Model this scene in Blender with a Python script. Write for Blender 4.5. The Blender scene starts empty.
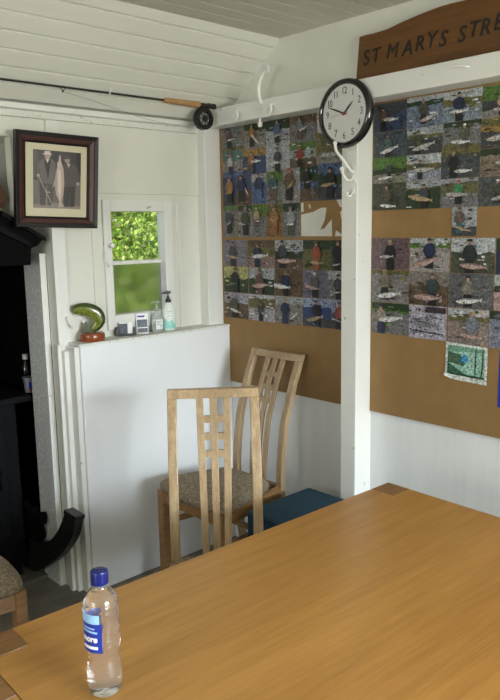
import bpy, bmesh, math, random
from mathutils import Vector, Matrix
random.seed(7)
C = bpy.context.scene
COL = C.collection
PI = math.pi
R = math.radians

# ------------------------------------------------------------ camera, world, lights, exposure
cam_d = bpy.data.cameras.new('camera'); cam = bpy.data.objects.new('camera', cam_d); COL.objects.link(cam)
yaw, pitch, roll = 7.47676288e-01, 1.68299528e-01, -1.70178289e-02
fw = Vector((math.sin(yaw)*math.cos(pitch), math.cos(yaw)*math.cos(pitch), -math.sin(pitch)))
rt = Vector((math.cos(yaw), -math.sin(yaw), 0)); up = rt.cross(fw)
rt2 = rt*math.cos(roll) + up*math.sin(roll); up2 = -rt*math.sin(roll) + up*math.cos(roll)
m = Matrix((rt2, up2, -fw)).transposed().to_4x4(); m.translation = Vector((0, 0, 1.55))
cam.matrix_world = m
cam_d.sensor_fit = 'VERTICAL'; cam_d.sensor_height = 36; cam_d.lens = 717.04/700*36
cam_d.clip_start = 0.02
C.camera = cam

w = bpy.data.worlds.new('sky'); C.world = w; w.use_nodes = True
bg = w.node_tree.nodes['Background']; bg.inputs[0].default_value = (.80, .90, 1.0, 1); bg.inputs[1].default_value = 1.3

def area(name, loc, target, sx, sy, power, colour):
    l = bpy.data.lights.new(name, 'AREA'); l.shape = 'RECTANGLE'; l.size = sx; l.size_y = sy
    l.energy = power; l.color = colour
    o = bpy.data.objects.new(name, l); COL.objects.link(o); o.location = loc
    o.rotation_euler = (Vector(target)-Vector(loc)).to_track_quat('-Z', 'Y').to_euler()
    return o
area('open_sky_light', (1.75, -5.6, 3.35), (1.25, -2, 1.55), 4.2, 2.6, 1400, (.72, .855, 1.0))
area('back_window_up_fill', (1.20, -1.97, 1.45), (1.20, .6, 2.7), 1.5, .95, 52, (.97, .98, .88))  # added fill in the back window, tilted up to brighten the ceiling
area('side_fill_light', (-1.97, 0.6, 1.50), (2, 0.9, 1.75), 1.3, .9, 21, (.96, .98, .93))  # added fill from the left, lifts the post and right wall
sun_d = bpy.data.lights.new('sun', 'SUN'); sun_d.energy = 4.2; sun_d.angle = R(3); sun_d.color = (1, .95, .84)
sun = bpy.data.objects.new('sun', sun_d); COL.objects.link(sun)
sun.rotation_euler = Vector((.62, .55, -1.1)).to_track_quat('-Z', 'Y').to_euler()

C.view_settings.view_transform = 'Standard'; C.view_settings.look = 'None'
C.view_settings.gamma = 1; C.view_settings.use_curve_mapping = False
C.view_settings.exposure = 0.5

# ------------------------------------------------------------ materials
def srgb(r, g, b):
    f = lambda c: (c/255/12.92) if c/255 <= .04045 else ((c/255+.055)/1.055)**2.4
    return (f(r), f(g), f(b))
def nodes(name):
    mt = bpy.data.materials.new(name); mt.use_nodes = True
    nt = mt.node_tree; b = nt.nodes['Principled BSDF']
    return mt, nt, b
def link(nt, a, b): nt.links.new(a, b)
def mat(name, col, rough=.5, metal=0, noise=0, nscale=20, stretch=(1, 1, 1), bump=0, bscale=None, coat=0, spec=.5, emit=None):
    mt, nt, b = nodes(name)
    b.inputs['Roughness'].default_value = rough; b.inputs['Metallic'].default_value = metal
    b.inputs['Base Color'].default_value = (*col, 1); b.inputs['Coat Weight'].default_value = coat
    b.inputs['Specular IOR Level'].default_value = spec
    if noise or bump:
        tc = nt.nodes.new('ShaderNodeTexCoord'); mp = nt.nodes.new('ShaderNodeMapping'); mp.inputs['Scale'].default_value = stretch
        link(nt, tc.outputs['Object'], mp.inputs[0])
        n = nt.nodes.new('ShaderNodeTexNoise'); n.inputs['Scale'].default_value = nscale; n.inputs['Detail'].default_value = 5
        link(nt, mp.outputs[0], n.inputs[0])
        if noise:
            mx = nt.nodes.new('ShaderNodeMix'); mx.data_type = 'RGBA'
            mx.inputs[6].default_value = (*[c*(1-noise) for c in col], 1); mx.inputs[7].default_value = (*[min(1, c*(1+noise)) for c in col], 1)
            cr = nt.nodes.new('ShaderNodeMapRange'); cr.inputs[1].default_value = .3; cr.inputs[2].default_value = .7
            link(nt, n.outputs[0], cr.inputs[0]); link(nt, cr.outputs[0], mx.inputs[0]); link(nt, mx.outputs[2], b.inputs['Base Color'])
        if bump:
            n2 = n
            if bscale:
                n2 = nt.nodes.new('ShaderNodeTexNoise'); n2.inputs['Scale'].default_value = bscale; n2.inputs['Detail'].default_value = 4
                link(nt, mp.outputs[0], n2.inputs[0])
            bp = nt.nodes.new('ShaderNodeBump'); bp.inputs['Strength'].default_value = bump; bp.inputs['Distance'].default_value = .004
            link(nt, n2.outputs[0], bp.inputs['Height']); link(nt, bp.outputs[0], b.inputs['Normal'])
    return mt
def wood(name, dark, light, axis, scale=6, stretch=14, rough=.4, coat=0, ring=.5, bump=.08):
    mt, nt, b = nodes(name)
    b.inputs['Roughness'].default_value = rough; b.inputs['Coat Weight'].default_value = coat; b.inputs['Coat Roughness'].default_value = .25
    tc = nt.nodes.new('ShaderNodeTexCoord'); mp = nt.nodes.new('ShaderNodeMapping')
    s = [stretch]*3; s[axis] = 1; mp.inputs['Scale'].default_value = s
    link(nt, tc.outputs['Object'], mp.inputs[0])
    n = nt.nodes.new('ShaderNodeTexNoise'); n.inputs['Scale'].default_value = scale; n.inputs['Detail'].default_value = 8; n.inputs['Roughness'].default_value = .65
    link(nt, mp.outputs[0], n.inputs[0])
    mp2 = nt.nodes.new('ShaderNodeMapping'); s2 = [stretch*6]*3; s2[axis] = 3; mp2.inputs['Scale'].default_value = s2
    link(nt, tc.outputs['Object'], mp2.inputs[0])
    n2 = nt.nodes.new('ShaderNodeTexNoise'); n2.inputs['Scale'].default_value = scale; n2.inputs['Detail'].default_value = 3
    link(nt, mp2.outputs[0], n2.inputs[0])
    mp3 = nt.nodes.new('ShaderNodeMapping'); s3 = [stretch*.35]*3; s3[axis] = .3; mp3.inputs['Scale'].default_value = s3
    link(nt, tc.outputs['Object'], mp3.inputs[0])
    n3 = nt.nodes.new('ShaderNodeTexNoise'); n3.inputs['Scale'].default_value = scale*.4; n3.inputs['Detail'].default_value = 2
    link(nt, mp3.outputs[0], n3.inputs[0])
    def mathn(op, a, bb):
        q = nt.nodes.new('ShaderNodeMath'); q.operation = op
        for i, v in enumerate((a, bb)):
            if isinstance(v, (int, float)): q.inputs[i].default_value = v
            else: link(nt, v, q.inputs[i])
        return q.outputs[0]
    mixv = mathn('ADD', mathn('MULTIPLY', n.outputs[0], .5), mathn('ADD', mathn('MULTIPLY', n2.outputs[0], .25), mathn('MULTIPLY', n3.outputs[0], .25)))
    cr = nt.nodes.new('ShaderNodeValToRGB'); cr.color_ramp.elements[0].position = .36; cr.color_ramp.elements[1].position = .64
    cr.color_ramp.elements[0].color = (*dark, 1); cr.color_ramp.elements[1].color = (*light, 1)
    link(nt, mixv, cr.inputs[0]); link(nt, cr.outputs[0], b.inputs['Base Color'])
    bp = nt.nodes.new('ShaderNodeBump'); bp.inputs['Strength'].default_value = bump; bp.inputs['Distance'].default_value = .002
    link(nt, mixv, bp.inputs['Height']); link(nt, bp.outputs[0], b.inputs['Normal'])
    return mt
def thin_glass(name, tint=(1, 1, 1), rough=0.0, frost=0, ior=1.45):
    mt, nt, b = nodes(name); nt.nodes.remove(b); out = nt.nodes['Material Output']
    gl = nt.nodes.new('ShaderNodeBsdfGlossy'); gl.inputs['Roughness'].default_value = max(.03, rough)
    if frost:
        tr = nt.nodes.new('ShaderNodeBsdfRefraction'); tr.inputs['IOR'].default_value = 1.02; tr.inputs['Roughness'].default_value = frost
    else:
        tr = nt.nodes.new('ShaderNodeBsdfTransparent')
    tr.inputs['Color'].default_value = (*tint, 1)
    fr = nt.nodes.new('ShaderNodeFresnel'); fr.inputs[0].default_value = ior
    mx = nt.nodes.new('ShaderNodeMixShader'); link(nt, fr.outputs[0], mx.inputs[0]); link(nt, tr.outputs[0], mx.inputs[1]); link(nt, gl.outputs[0], mx.inputs[2])
    link(nt, mx.outputs[0], out.inputs[0])
    return mt
def print_mat():
    mt, nt, b = nodes('photo_print')
    at = nt.nodes.new('ShaderNodeAttribute'); at.attribute_name = 'Col'
    tc = nt.nodes.new('ShaderNodeTexCoord')
    n = nt.nodes.new('ShaderNodeTexNoise'); n.inputs['Scale'].default_value = 130; n.inputs['Detail'].default_value = 4; n.inputs['Roughness'].default_value = .7
    link(nt, tc.outputs['Object'], n.inputs[0])
    mr = nt.nodes.new('ShaderNodeMapRange'); mr.inputs[1].default_value = .33; mr.inputs[2].default_value = .67; mr.inputs[3].default_value = .22; mr.inputs[4].default_value = 1.3
    link(nt, n.outputs[0], mr.inputs[0])
    mx = nt.nodes.new('ShaderNodeVectorMath'); mx.operation = 'SCALE'
    link(nt, at.outputs['Color'], mx.inputs[0]); link(nt, mr.outputs[0], mx.inputs['Scale']); link(nt, mx.outputs[0], b.inputs['Base Color'])
    b.inputs['Roughness'].default_value = .38
    return mt
def attr_mat(name, rough=.5):
    mt, nt, b = nodes(name)
    at = nt.nodes.new('ShaderNodeAttribute'); at.attribute_name = 'Col'
    link(nt, at.outputs['Color'], b.inputs['Base Color']); b.inputs['Roughness'].default_value = rough
    return mt
def chipped(name, col, chip, thr=.66, sc=18, rough=.4):
    mt, nt, b = nodes(name); b.inputs['Roughness'].default_value = rough
    tc = nt.nodes.new('ShaderNodeTexCoord'); n = nt.nodes.new('ShaderNodeTexNoise'); n.inputs['Scale'].default_value = sc; n.inputs['Detail'].default_value = 7
    link(nt, tc.outputs['Object'], n.inputs[0])
    cr = nt.nodes.new('ShaderNodeValToRGB'); cr.color_ramp.elements[0].position = thr; cr.color_ramp.elements[1].position = thr+.03
    cr.color_ramp.elements[0].color = (*col, 1); cr.color_ramp.elements[1].color = (*chip, 1)
    link(nt, n.outputs[0], cr.inputs[0]); link(nt, cr.outputs[0], b.inputs['Base Color'])
    bp = nt.nodes.new('ShaderNodeBump'); bp.inputs['Strength'].default_value = .12; bp.inputs['Distance'].default_value = .003
    link(nt, n.outputs[0], bp.inputs['Height']); link(nt, bp.outputs[0], b.inputs['Normal'])
    return mt

WHITE = (.74, .735, .665)
M = dict(
    wall=mat('white_wall_paint', WHITE, .42, noise=.035, nscale=5, bump=.10, bscale=26),
    grainwall=mat('white_painted_board', (.78, .795, .80), .38, noise=.03, nscale=5, stretch=(1, 6, .6), bump=.22, bscale=16),
    boxpaint=mat('white_boxing_paint', (.80, .81, .82), .40, noise=.02, nscale=4, bump=.05, bscale=30),
    gloss=chipped('white_gloss_paint', (.79, .785, .745), (.45, .43, .36), .70, 22, .32),
    plate=chipped('peeling_white_paint', (.74, .74, .68), (.46, .44, .34), .61, 90, .5),
    slope=mat('white_slope_boards', (.75, .745, .67), .45, noise=.03, nscale=4, stretch=(.6, 4, 4), bump=.08, bscale=20),
    flat=mat('shaded_ceiling_boards', (.56, .545, .46), .5, noise=.05, nscale=5, stretch=(.5, 5, 5), bump=.06),  # darker than the slope boards: the weaker light there is in the colour
    grey=chipped('scuffed_grey_metal', (.66, .67, .675), (.88, .88, .88), .57, 80, .6),
    floor=mat('dark_floor', (.17, .15, .12), .55, noise=.25, nscale=9),
    slab=mat('hearth_stone', (.11, .102, .085), .7, noise=.3, nscale=14, bump=.2),
    soot=mat('soot_black', (.003, .003, .003), .9, spec=.1, noise=.5, nscale=25, bump=.3),
    iron=mat('black_iron', (.003, .003, .0035), .6, spec=.12, noise=.4, nscale=30, bump=.15),
    hood=mat('black_hood_metal', (.0015, .0015, .0015), .6, bump=.05, spec=.06),
    board=mat('brown_hardboard', srgb(142, 110, 66), .6, noise=.07, nscale=14, stretch=(1, 1, 1), bump=.05, bscale=120),
    torn=mat('torn_white_paper', (.66, .65, .58), .7, noise=.05),
    table=wood('table_oak', srgb(152, 105, 48), srgb(182, 132, 66), 0, 3.0, 13, .33, .2),
    endgrain=wood('table_end_block', srgb(98, 68, 36), srgb(144, 104, 60), 0, 4, 14, .4, .1),
    oak=wood('pale_oak', srgb(130, 105, 76), srgb(190, 164, 128), 2, 5, 12, .32, .15),
    oak_side=wood('dining_oak_rail', srgb(118, 84, 48), srgb(166, 126, 80), 1, 5, 12, .38, .1),
    sign=wood('stained_sign_wood', srgb(84, 52, 14), srgb(116, 76, 30), 1, 4, 10, .45, .1),
    black=mat('matt_black', (.01, .01, .01), .5),
    ink=mat('burnt_black_lettering', (.015, .010, .007), .6),
    clockrim=mat('glossy_black_plastic', (.008, .008, .009), .12, coat=.5),
    clockface=mat('cream_clock_face', (.86, .86, .83), .5),
    red=mat('red_hand', (.5, .04, .03), .4),
    whitemetal=mat('white_painted_metal', (.80, .80, .77), .28),
    cork=mat('cork_grip', srgb(168, 128, 82), .7, noise=.3, nscale=160),
    rod=mat('black_graphite', (.012, .012, .012), .25, coat=.4),
    reel=mat('black_anodised_metal', (.02, .02, .021), .3, metal=.4),
    fline=mat('grey_fly_line', (.28, .29, .26), .6),
    fabric=mat('speckled_beige_fabric', srgb(134, 120, 100), .9, noise=.52, nscale=95, stretch=(1, 1, 1), bump=.5),
    teal=mat('dark_teal_fabric', srgb(20, 56, 74), .95, noise=.45, nscale=110, bump=.6),
    frameblack=mat('dark_frame_wood', (.010, .006, .006), .45, spec=.3),
    framered=mat('mahogany_frame_wood', srgb(66, 32, 26), .42, noise=.2, nscale=20, stretch=(1, 1, 8)),
    mount=mat('cream_mount', srgb(208, 200, 172), .7),
    base=wood('polished_fish_base', srgb(86, 36, 16), srgb(150, 74, 36), 0, 14, 5, .2, .5),
    fish=None, fin=mat('fish_fin_green', srgb(58, 74, 44), .35),
    eye=mat('fish_eye', (.01, .01, .01), .1),
    cap=mat('blue_bottle_cap', srgb(16, 30, 104), .25),
    labelblue=mat('royal_blue_label', srgb(28, 50, 150), .4),
    labelpale=mat('pale_blue_label', srgb(150, 195, 235), .4),
    white=mat('white_print', (.82, .82, .82), .5),
    leafcard=mat('dark_photo_card', srgb(40, 50, 70), .4, noise=.7, nscale=60),
    blackrubber=mat('matt_black_rubber', (.012, .012, .012), .45, bump=.1),
    tealprint=mat('teal_label_print', srgb(140, 206, 196), .4),
    greyprint=mat('grey_label_print', srgb(150, 155, 160), .5),
    gel=mat('clear_gel', srgb(214, 222, 220), .12, spec=.6),
    soap=mat('pale_soap_liquid', srgb(224, 232, 224), .15),
    blackplastic=mat('black_plastic', (.012, .012, .013), .3),
    jar=mat('brown_jar_glaze', srgb(96, 66, 44), .35, noise=.15),
    cup=mat('pale_tub_plastic', srgb(112, 112, 120), .4),
    tubprint=mat('blue_tub_print', srgb(30, 40, 170), .4),
    redprint=mat('red_tub_print', srgb(180, 30, 30), .4),
    gbark=mat('bark', (.10, .07, .04), .9, noise=.3), grass=mat('lawn_green', (.10, .20, .04), .9, noise=.5, nscale=3),
    print=print_mat(), attr=attr_mat('printed_colour'), leaf=None,
    glass=thin_glass('window_pane_glass', (.97, .99, .97)), frost=thin_glass('frosted_pane', (.80, .80, .84), .2, .55),
    pglass=thin_glass('picture_glass', ior=1.18),
)
# fish body: olive back, yellow-green flank with dark spots
mt, nt, b = nodes('painted_trout'); b.inputs['Roughness'].default_value = .22; b.inputs['Coat Weight'].default_value = .4
at = nt.nodes.new('ShaderNodeAttribute'); at.attribute_name = 'Col'
tc = nt.nodes.new('ShaderNodeTexCoord'); vo = nt.nodes.new('ShaderNodeTexVoronoi'); vo.inputs['Scale'].default_value = 130
link(nt, tc.outputs['Object'], vo.inputs[0])
mr = nt.nodes.new('ShaderNodeMapRange'); mr.inputs[1].default_value = .22; mr.inputs[2].default_value = .36; mr.inputs[3].default_value = .25; mr.inputs[4].default_value = 1
link(nt, vo.outputs['Distance'], mr.inputs[0])
vm = nt.nodes.new('ShaderNodeVectorMath'); vm.operation = 'SCALE'; link(nt, at.outputs['Color'], vm.inputs[0]); link(nt, mr.outputs[0], vm.inputs['Scale']); link(nt, vm.outputs[0], b.inputs['Base Color'])
M['fish'] = mt
# leaves: two-tone translucent
mt, nt, b = nodes('sunlit_leaf'); b.inputs['Roughness'].default_value = .5
at = nt.nodes.new('ShaderNodeAttribute'); at.attribute_name = 'Col'; link(nt, at.outputs['Color'], b.inputs['Base Color'])
tl = nt.nodes.new('ShaderNodeBsdfTranslucent'); link(nt, at.outputs['Color'], tl.inputs[0])
mx = nt.nodes.new('ShaderNodeMixShader'); mx.inputs[0].default_value = .45
link(nt, b.outputs[0], mx.inputs[1]); link(nt, tl.outputs[0], mx.inputs[2]); link(nt, mx.outputs[0], nt.nodes['Material Output'].inputs[0])
M['leaf'] = mt
# clear bottle: water-filled PET
mt, nt, b = nodes('clear_bottle_water'); b.inputs['Transmission Weight'].default_value = .955; b.inputs['Roughness'].default_value = 0.02
b.inputs['IOR'].default_value = 1.33; b.inputs['Base Color'].default_value = (.98, .99, 1, 1)
b.inputs['Coat Weight'].default_value = .6; b.inputs['Coat IOR'].default_value = 1.6
tc = nt.nodes.new('ShaderNodeTexCoord'); mp = nt.nodes.new('ShaderNodeMapping'); mp.inputs['Scale'].default_value = (1, 1, 2.2)
n = nt.nodes.new('ShaderNodeTexNoise'); n.inputs['Scale'].default_value = 34; n.inputs['Detail'].default_value = 1
bp_ = nt.nodes.new('ShaderNodeBump'); bp_.inputs['Strength'].default_value = .55; bp_.inputs['Distance'].default_value = .004
link(nt, tc.outputs['Object'], mp.inputs[0]); link(nt, mp.outputs[0], n.inputs[0]); link(nt, n.outputs[0], bp_.inputs['Height']); link(nt, bp_.outputs[0], b.inputs['Normal'])
M['water'] = mt
mt, nt, b = nodes('clear_plastic'); b.inputs['Transmission Weight'].default_value = .85; b.inputs['Roughness'].default_value = 0.08
b.inputs['IOR'].default_value = 1.2; b.inputs['Base Color'].default_value = (.93, .96, .95, 1)
M['clear'] = mt

# ------------------------------------------------------------ mesh helpers
def tag(o, label=None, cat=None, group=None, kind=None):
    if label: o['label'] = label
    if cat: o['category'] = cat
    if group: o['group'] = group
    if kind: o['kind'] = kind
    return o
def obj(name, bm, m, parent=None, smooth=False, bevel=0, loc=None, autosmooth=None, keep=False):
    me = bpy.data.meshes.new(name)
    if not keep: bmesh.ops.recalc_face_normals(bm, faces=bm.faces)
    bm.to_mesh(me); bm.free()
    for x in (m if isinstance(m, (list, tuple)) else [m]): me.materials.append(M[x] if isinstance(x, str) else x)
    o = bpy.data.objects.new(name, me); COL.objects.link(o)
    if parent: o.parent = parent
    if loc: o.location = loc
    if smooth:
        for p in me.polygons: p.use_smooth = True
        if autosmooth:
            es = o.modifiers.new('split', 'EDGE_SPLIT'); es.split_angle = R(autosmooth)
    if bevel:
        bv = o.modifiers.new('bevel', 'BEVEL'); bv.width = bevel; bv.segments = 2; bv.limit_method = 'ANGLE'; bv.angle_limit = R(40)
    return o
def empty(name, loc, rz=0, label=None, cat=None, group=None):
    o = bpy.data.objects.new(name, None); COL.objects.link(o); o.location = loc; o.rotation_euler = (0, 0, rz); o.empty_display_size = .05
    return tag(o, label, cat, group)
def struct(name, bm, m, **k): return tag(obj(name, bm, m, **k), kind='structure')
def BM(): return bmesh.new()
def box(bm, x0, x1, y0, y1, z0, z1, mi=0):
    v = [bm.verts.new((x, y, z)) for x in (x0, x1) for y in (y0, y1) for z in (z0, z1)]
    fs = []
    for q in ((0, 1, 3, 2), (4, 6, 7, 5), (0, 4, 5, 1), (2, 3, 7, 6), (0, 2, 6, 4), (1, 5, 7, 3)):
        f = bm.faces.new([v[i] for i in q]); f.material_index = mi; fs.append(f)
    return v, fs
def boxm(*a):
    bm = BM(); box(bm, *a); return bm
def sweep(bm, pts, rad, seg=10, mi=0, flat=None, caps=True):
    """tube through pts; rad number or list; flat=(a,b) squash radii"""
    pts = [Vector(p) for p in pts]; n = len(pts)
    rad = rad if isinstance(rad, (list, tuple)) else [rad]*n
    prev = None; rings = []
    for i, p in enumerate(pts):
        t = (pts[min(i+1, n-1)]-pts[max(i-1, 0)]).normalized()
        if prev is None:
            a = Vector((0, 0, 1)) if abs(t.z) < .9 else Vector((1, 0, 0))
            u = t.cross(a).normalized()
        else: u = (prev - t*prev.dot(t)).normalized()
        prev = u; v = t.cross(u)
        rings.append([bm.verts.new(p+(u*math.cos(2*PI*k/seg)+v*math.sin(2*PI*k/seg))*rad[i]) for k in range(seg)])
    for i in range(n-1):
        for k in range(seg):
            f = bm.faces.new((rings[i][k], rings[i][(k+1) % seg], rings[i+1][(k+1) % seg], rings[i+1][k])); f.material_index = mi
    if caps:
        for r_ in (rings[0], rings[-1]):
            f = bm.faces.new(r_); f.material_index = mi
    return rings
def lathe(bm, prof, seg=32, mi=0, org=(0, 0, 0), axis='z', caps=True):
    rings = []
    for r_, h in prof:
        ring = []
        for k in range(seg):
            a = 2*PI*k/seg; c, s = r_*math.cos(a), r_*math.sin(a)
            if axis == 'z': p = (c, s, h)
            elif axis == 'x': p = (h, c, s)
            else: p = (c, h, s)
            ring.append(bm.verts.new(Vector(p)+Vector(org)))
        rings.append(ring)
    for i in range(len(rings)-1):
        for k in range(seg):
            f = bm.faces.new((rings[i][k], rings[i][(k+1) % seg], rings[i+1][(k+1) % seg], rings[i+1][k])); f.material_index = mi
    for r_ in ((rings[0], rings[-1]) if caps else ()):
        f = bm.faces.new(r_); f.material_index = mi
    return rings
def extrude_poly(bm, pts, d, mi=0):
    """pts: list of 3D points (planar), extruded by vector d"""
    d = Vector(d); a = [bm.verts.new(p) for p in pts]; b_ = [bm.verts.new(Vector(p)+d) for p in pts]
    n = len(pts); f = bm.faces.new(a); f.material_index = mi; f = bm.faces.new(b_[::-1]); f.material_index = mi
    for i in range(n):
        f = bm.faces.new((a[i], b_[i], b_[(i+1) % n], a[(i+1) % n])); f.material_index = mi
def smoothpts(pts, n=6):
    out = []; P = [Vector(p) for p in pts]
    for i in range(len(P)-1):
        p0 = P[max(i-1, 0)]; p1 = P[i]; p2 = P[i+1]; p3 = P[min(i+2, len(P)-1)]
        for k in range(n):
            t = k/n
            out.append(.5*((2*p1)+(p2-p0)*t+(2*p0-5*p1+4*p2-p3)*t*t+(3*p1-p0-3*p2+p3)*t**3))
    out.append(P[-1]); return out
def text_mesh(s, size, depth=.001, shear=0, font_off=0, align='CENTER', ay='CENTER', spacing=1):
    c = bpy.data.curves.new('t', 'FONT'); c.body = s; c.size = size; c.extrude = depth; c.shear = shear; c.offset = font_off
    c.align_x = align; c.align_y = ay; c.space_character = spacing; c.resolution_u = 3
    o = bpy.data.objects.new('t', c); COL.objects.link(o)
    dg = bpy.context.evaluated_depsgraph_get(); me = bpy.data.meshes.new_from_object(o.evaluated_get(dg))
    bm = BM(); bm.from_mesh(me); bpy.data.objects.remove(o); bpy.data.curves.remove(c); bpy.data.meshes.remove(me)
    return bm
def xform(bm, f):
    for v in bm.verts: v.co = Vector(f(v.co))
    return bm
class Col:
    """coloured flat mesh: polygons with a per-face colour, drawn by layer"""
    def __init__(s, f, step=.00025): s.bm = BM(); s.lay = s.bm.loops.layers.float_color.new('Col'); s.f = f; s.k = 0; s.step = step
    def poly(s, pts, col, up_=True):
        if up_: s.k += 1
        vs = [s.bm.verts.new(s.f(u, v, s.k*s.step)) for u, v in pts]
        fc = s.bm.faces.new(vs)
        for l in fc.loops: l[s.lay] = (*col, 1)
        return fc
    def ell(s, cu, cv, ru, rv, col, n=12, rot=0):
        s.poly([(cu+ru*math.cos(t)*math.cos(rot)-rv*math.sin(t)*math.sin(rot), cv+ru*math.cos(t)*math.sin(rot)+rv*math.sin(t)*math.cos(rot)) for t in [2*PI*i/n for i in range(n)]], col)
    def build(s, name, m='print', parent=None):
        return obj(name, s.bm, m, parent, keep=True)

# ============================================================ ROOM
XR, YW, ZC = 2.285, 2.70, 2.337
bm = BM(); box(bm, -2.3, 2.4, -2.1, 3.5, -.08, 0); struct('floor', bm, 'floor')
# right wall (full height board wall)
bm = BM(); box(bm, XR, 2.40, -2.1, 2.75, 0, 2.05); struct('wall_right', bm, 'grainwall')
bm = BM(); box(bm, XR, 2.40, -2.1, 2.75, 2.05, 2.45); struct('wall_right_upper', bm, 'wall')
# wall with the small window: pieces around the opening, one mesh
WX0, WX1, WZ0, WZ1 = 1.685, 1.985, 1.175, 1.64
bm = BM()
box(bm, 1.413, WX0, YW, 2.75, 0, 2.0); box(bm, WX1, XR, YW, 2.75, 0, 2.0)
box(bm, WX0, WX1, YW, 2.75, 0, WZ0); box(bm, WX0, WX1, YW, 2.75, WZ1, 2.0)
box(bm, 1.27, 1.413, YW, 2.75, 1.60, 2.0)
box(bm, -2.3, 1.27, YW, 2.75, 1.912, 2.0)
box(bm, -2.3, .20, YW, 2.75, 0, 1.912)
struct('wall_window', bm, 'wall')
# recess of the chimney behind
bm = BM(); box(bm, .20, 1.413, 2.94, 3.0, 1.45, 1.912); box(bm, 1.413, 1.45, 2.75, 3.0, 1.45, 2.0); box(bm, .20, 1.45, 2.75, 3.0, 1.912, 2.0)
struct('wall_recess', bm, 'wall')
bm = BM(); box(bm, .20, 1.52, 3.38, 3.42, 0, 1.45); box(bm, 1.45, 1.50, 2.90, 3.38, 0, 1.45); box(bm, .16, .20, 2.75, 3.42, 0, 1.45); box(bm, .20, 1.47, 3.0, 3.42, 1.45, 1.49)
struct('wall_firebox', bm, 'soot')
# other walls, closing the hut behind the camera, with window openings
bm = BM(); box(bm, -2.3, .40, -2.1, -2.0, 0, 2.337); box(bm, 2.0, XR, -2.1, -2.0, 0, 2.337); box(bm, .40, 2.0, -2.1, -2.0, 0, .98); box(bm, .40, 2.0, -2.1, -2.0, 2.03, 2.337)
struct('wall_back', bm, 'wall')
bm = BM(); box(bm, -2.1, -2.0, -2.1, -.05, 0, 2.34); box(bm, -2.1, -2.0, 1.25, 2.9, 0, 2.34); box(bm, -2.1, -2.0, -.05, 1.25, 0, 1.05); box(bm, -2.1, -2.0, -.05, 1.25, 1.95, 2.34)
struct('wall_left', bm, 'wall')
# sloped ceiling boards with V grooves, one mesh; flat ceiling boards
th = -.77
def slopez(y): return ZC + th*(y-2.245)
ys = [2.245] + [2.288+.0587*k for k in range(0, 7)]
nrm = Vector((0, -.77, -1)).normalized()
bm = BM(); prof = []
for a, b_ in zip(ys[:-1], ys[1:]):
    g = .0045
    prof += [(a+.0004, slopez(a), -.010), (a+.0015, slopez(a+.0015), 0), (b_-.0075, slopez(b_-.0075), 0), (b_-.0025, slopez(b_-.0025), -.0045), (b_-.0004, slopez(b_), -.010)]
pr_ = [Vector((0, y, z))+nrm*h for y, z, h in prof]
va = [bm.verts.new((-2.1, p.y, p.z)) for p in pr_]; vb = [bm.verts.new((XR+.01, p.y, p.z)) for p in pr_]
for i in range(len(va)-1): bm.faces.new((va[i], vb[i], vb[i+1], va[i+1]))
bk = [bm.verts.new((x, y, z)) for x, y, z in ((-2.1, 2.245, 2.40), (XR+.01, 2.245, 2.40), (XR+.01, 2.75, 2.02), (-2.1, 2.75, 2.02))]
bm.faces.new(bk)
struct('ceiling_slope', bm, 'slope')
bm = BM(); yy = 2.245; prof = []
while yy > -2.1:
    prof += [(yy, ZC+.010), (yy-.003, ZC), (yy-.082, ZC), (yy-.0846, ZC+.010)]; yy -= .085
va = [bm.verts.new((-2.1, y, z)) for y, z in prof]; vb = [bm.verts.new((XR+.01, y, z)) for y, z in prof]
for i in range(len(va)-1): bm.faces.new((va[i], vb[i], vb[i+1], va[i+1]))
box(bm, -2.3, 2.4, -2.2, 2.26, ZC+.03, ZC+.07)
struct('ceiling_flat', bm, 'flat')
bm = BM(); box(bm, -2.3, 2.4, 2.2, 3.5, 2.42, 2.46); box(bm, -2.5, 2.5, -2.7, -2.1, 2.36, 2.40); struct('ceiling_roof', bm, 'flat')  # unseen roof sheet against light leaks; eave added to block sun at back window
# top plate along the window wall
bm = BM(); box(bm, -2.0, XR, 2.640, YW, 2.008, 2.030); struct('trim_1', bm, 'gloss', bevel=.003)
bm = BM(); box(bm, -2.0, 2.18, 2.676, YW, 1.985, 2.008); struct('trim_2', bm, 'plate')
# corner post
bm = BM(); box(bm, 2.183, 2.277, 2.640, YW, 0, 2.008); struct('trim_3', bm, 'gloss', bevel=.002)
# beam and post on the right wall
bm = BM(); box(bm, 2.184, XR, -2.0, 2.640, 2.008, 2.083)
for i in range(0): pass
struct('trim_4', bm, 'gloss', bevel=.004)
bm = BM(); box(bm, 2.184, XR, 1.746, 1.822, 0, 2.008); struct('trim_5', bm, 'gloss', bevel=.003)
# battens and seams on the window wall
bm = BM(); box(bm, 1.413, 1.470, 2.684, YW, 0, 1.655); struct('trim_6', bm, 'gloss', bevel=.002)
bm = BM(); box(bm, 1.413, 1.470, 2.684, YW, 1.6575, 1.985); struct('trim_7', bm, 'gloss', bevel=.002)
bm = BM(); box(bm, 1.600, 1.640, 2.693, YW, 1.09, 1.78); box(bm, 2.055, 2.075, 2.693, YW, 1.09, 1.70); struct('trim_8', bm, 'wall', bevel=.0015)
bm = BM(); box(bm, 1.470, 2.183, 2.690, YW, 1.705, 1.985); struct('trim_9', bm, 'wall', bevel=.002)
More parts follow.
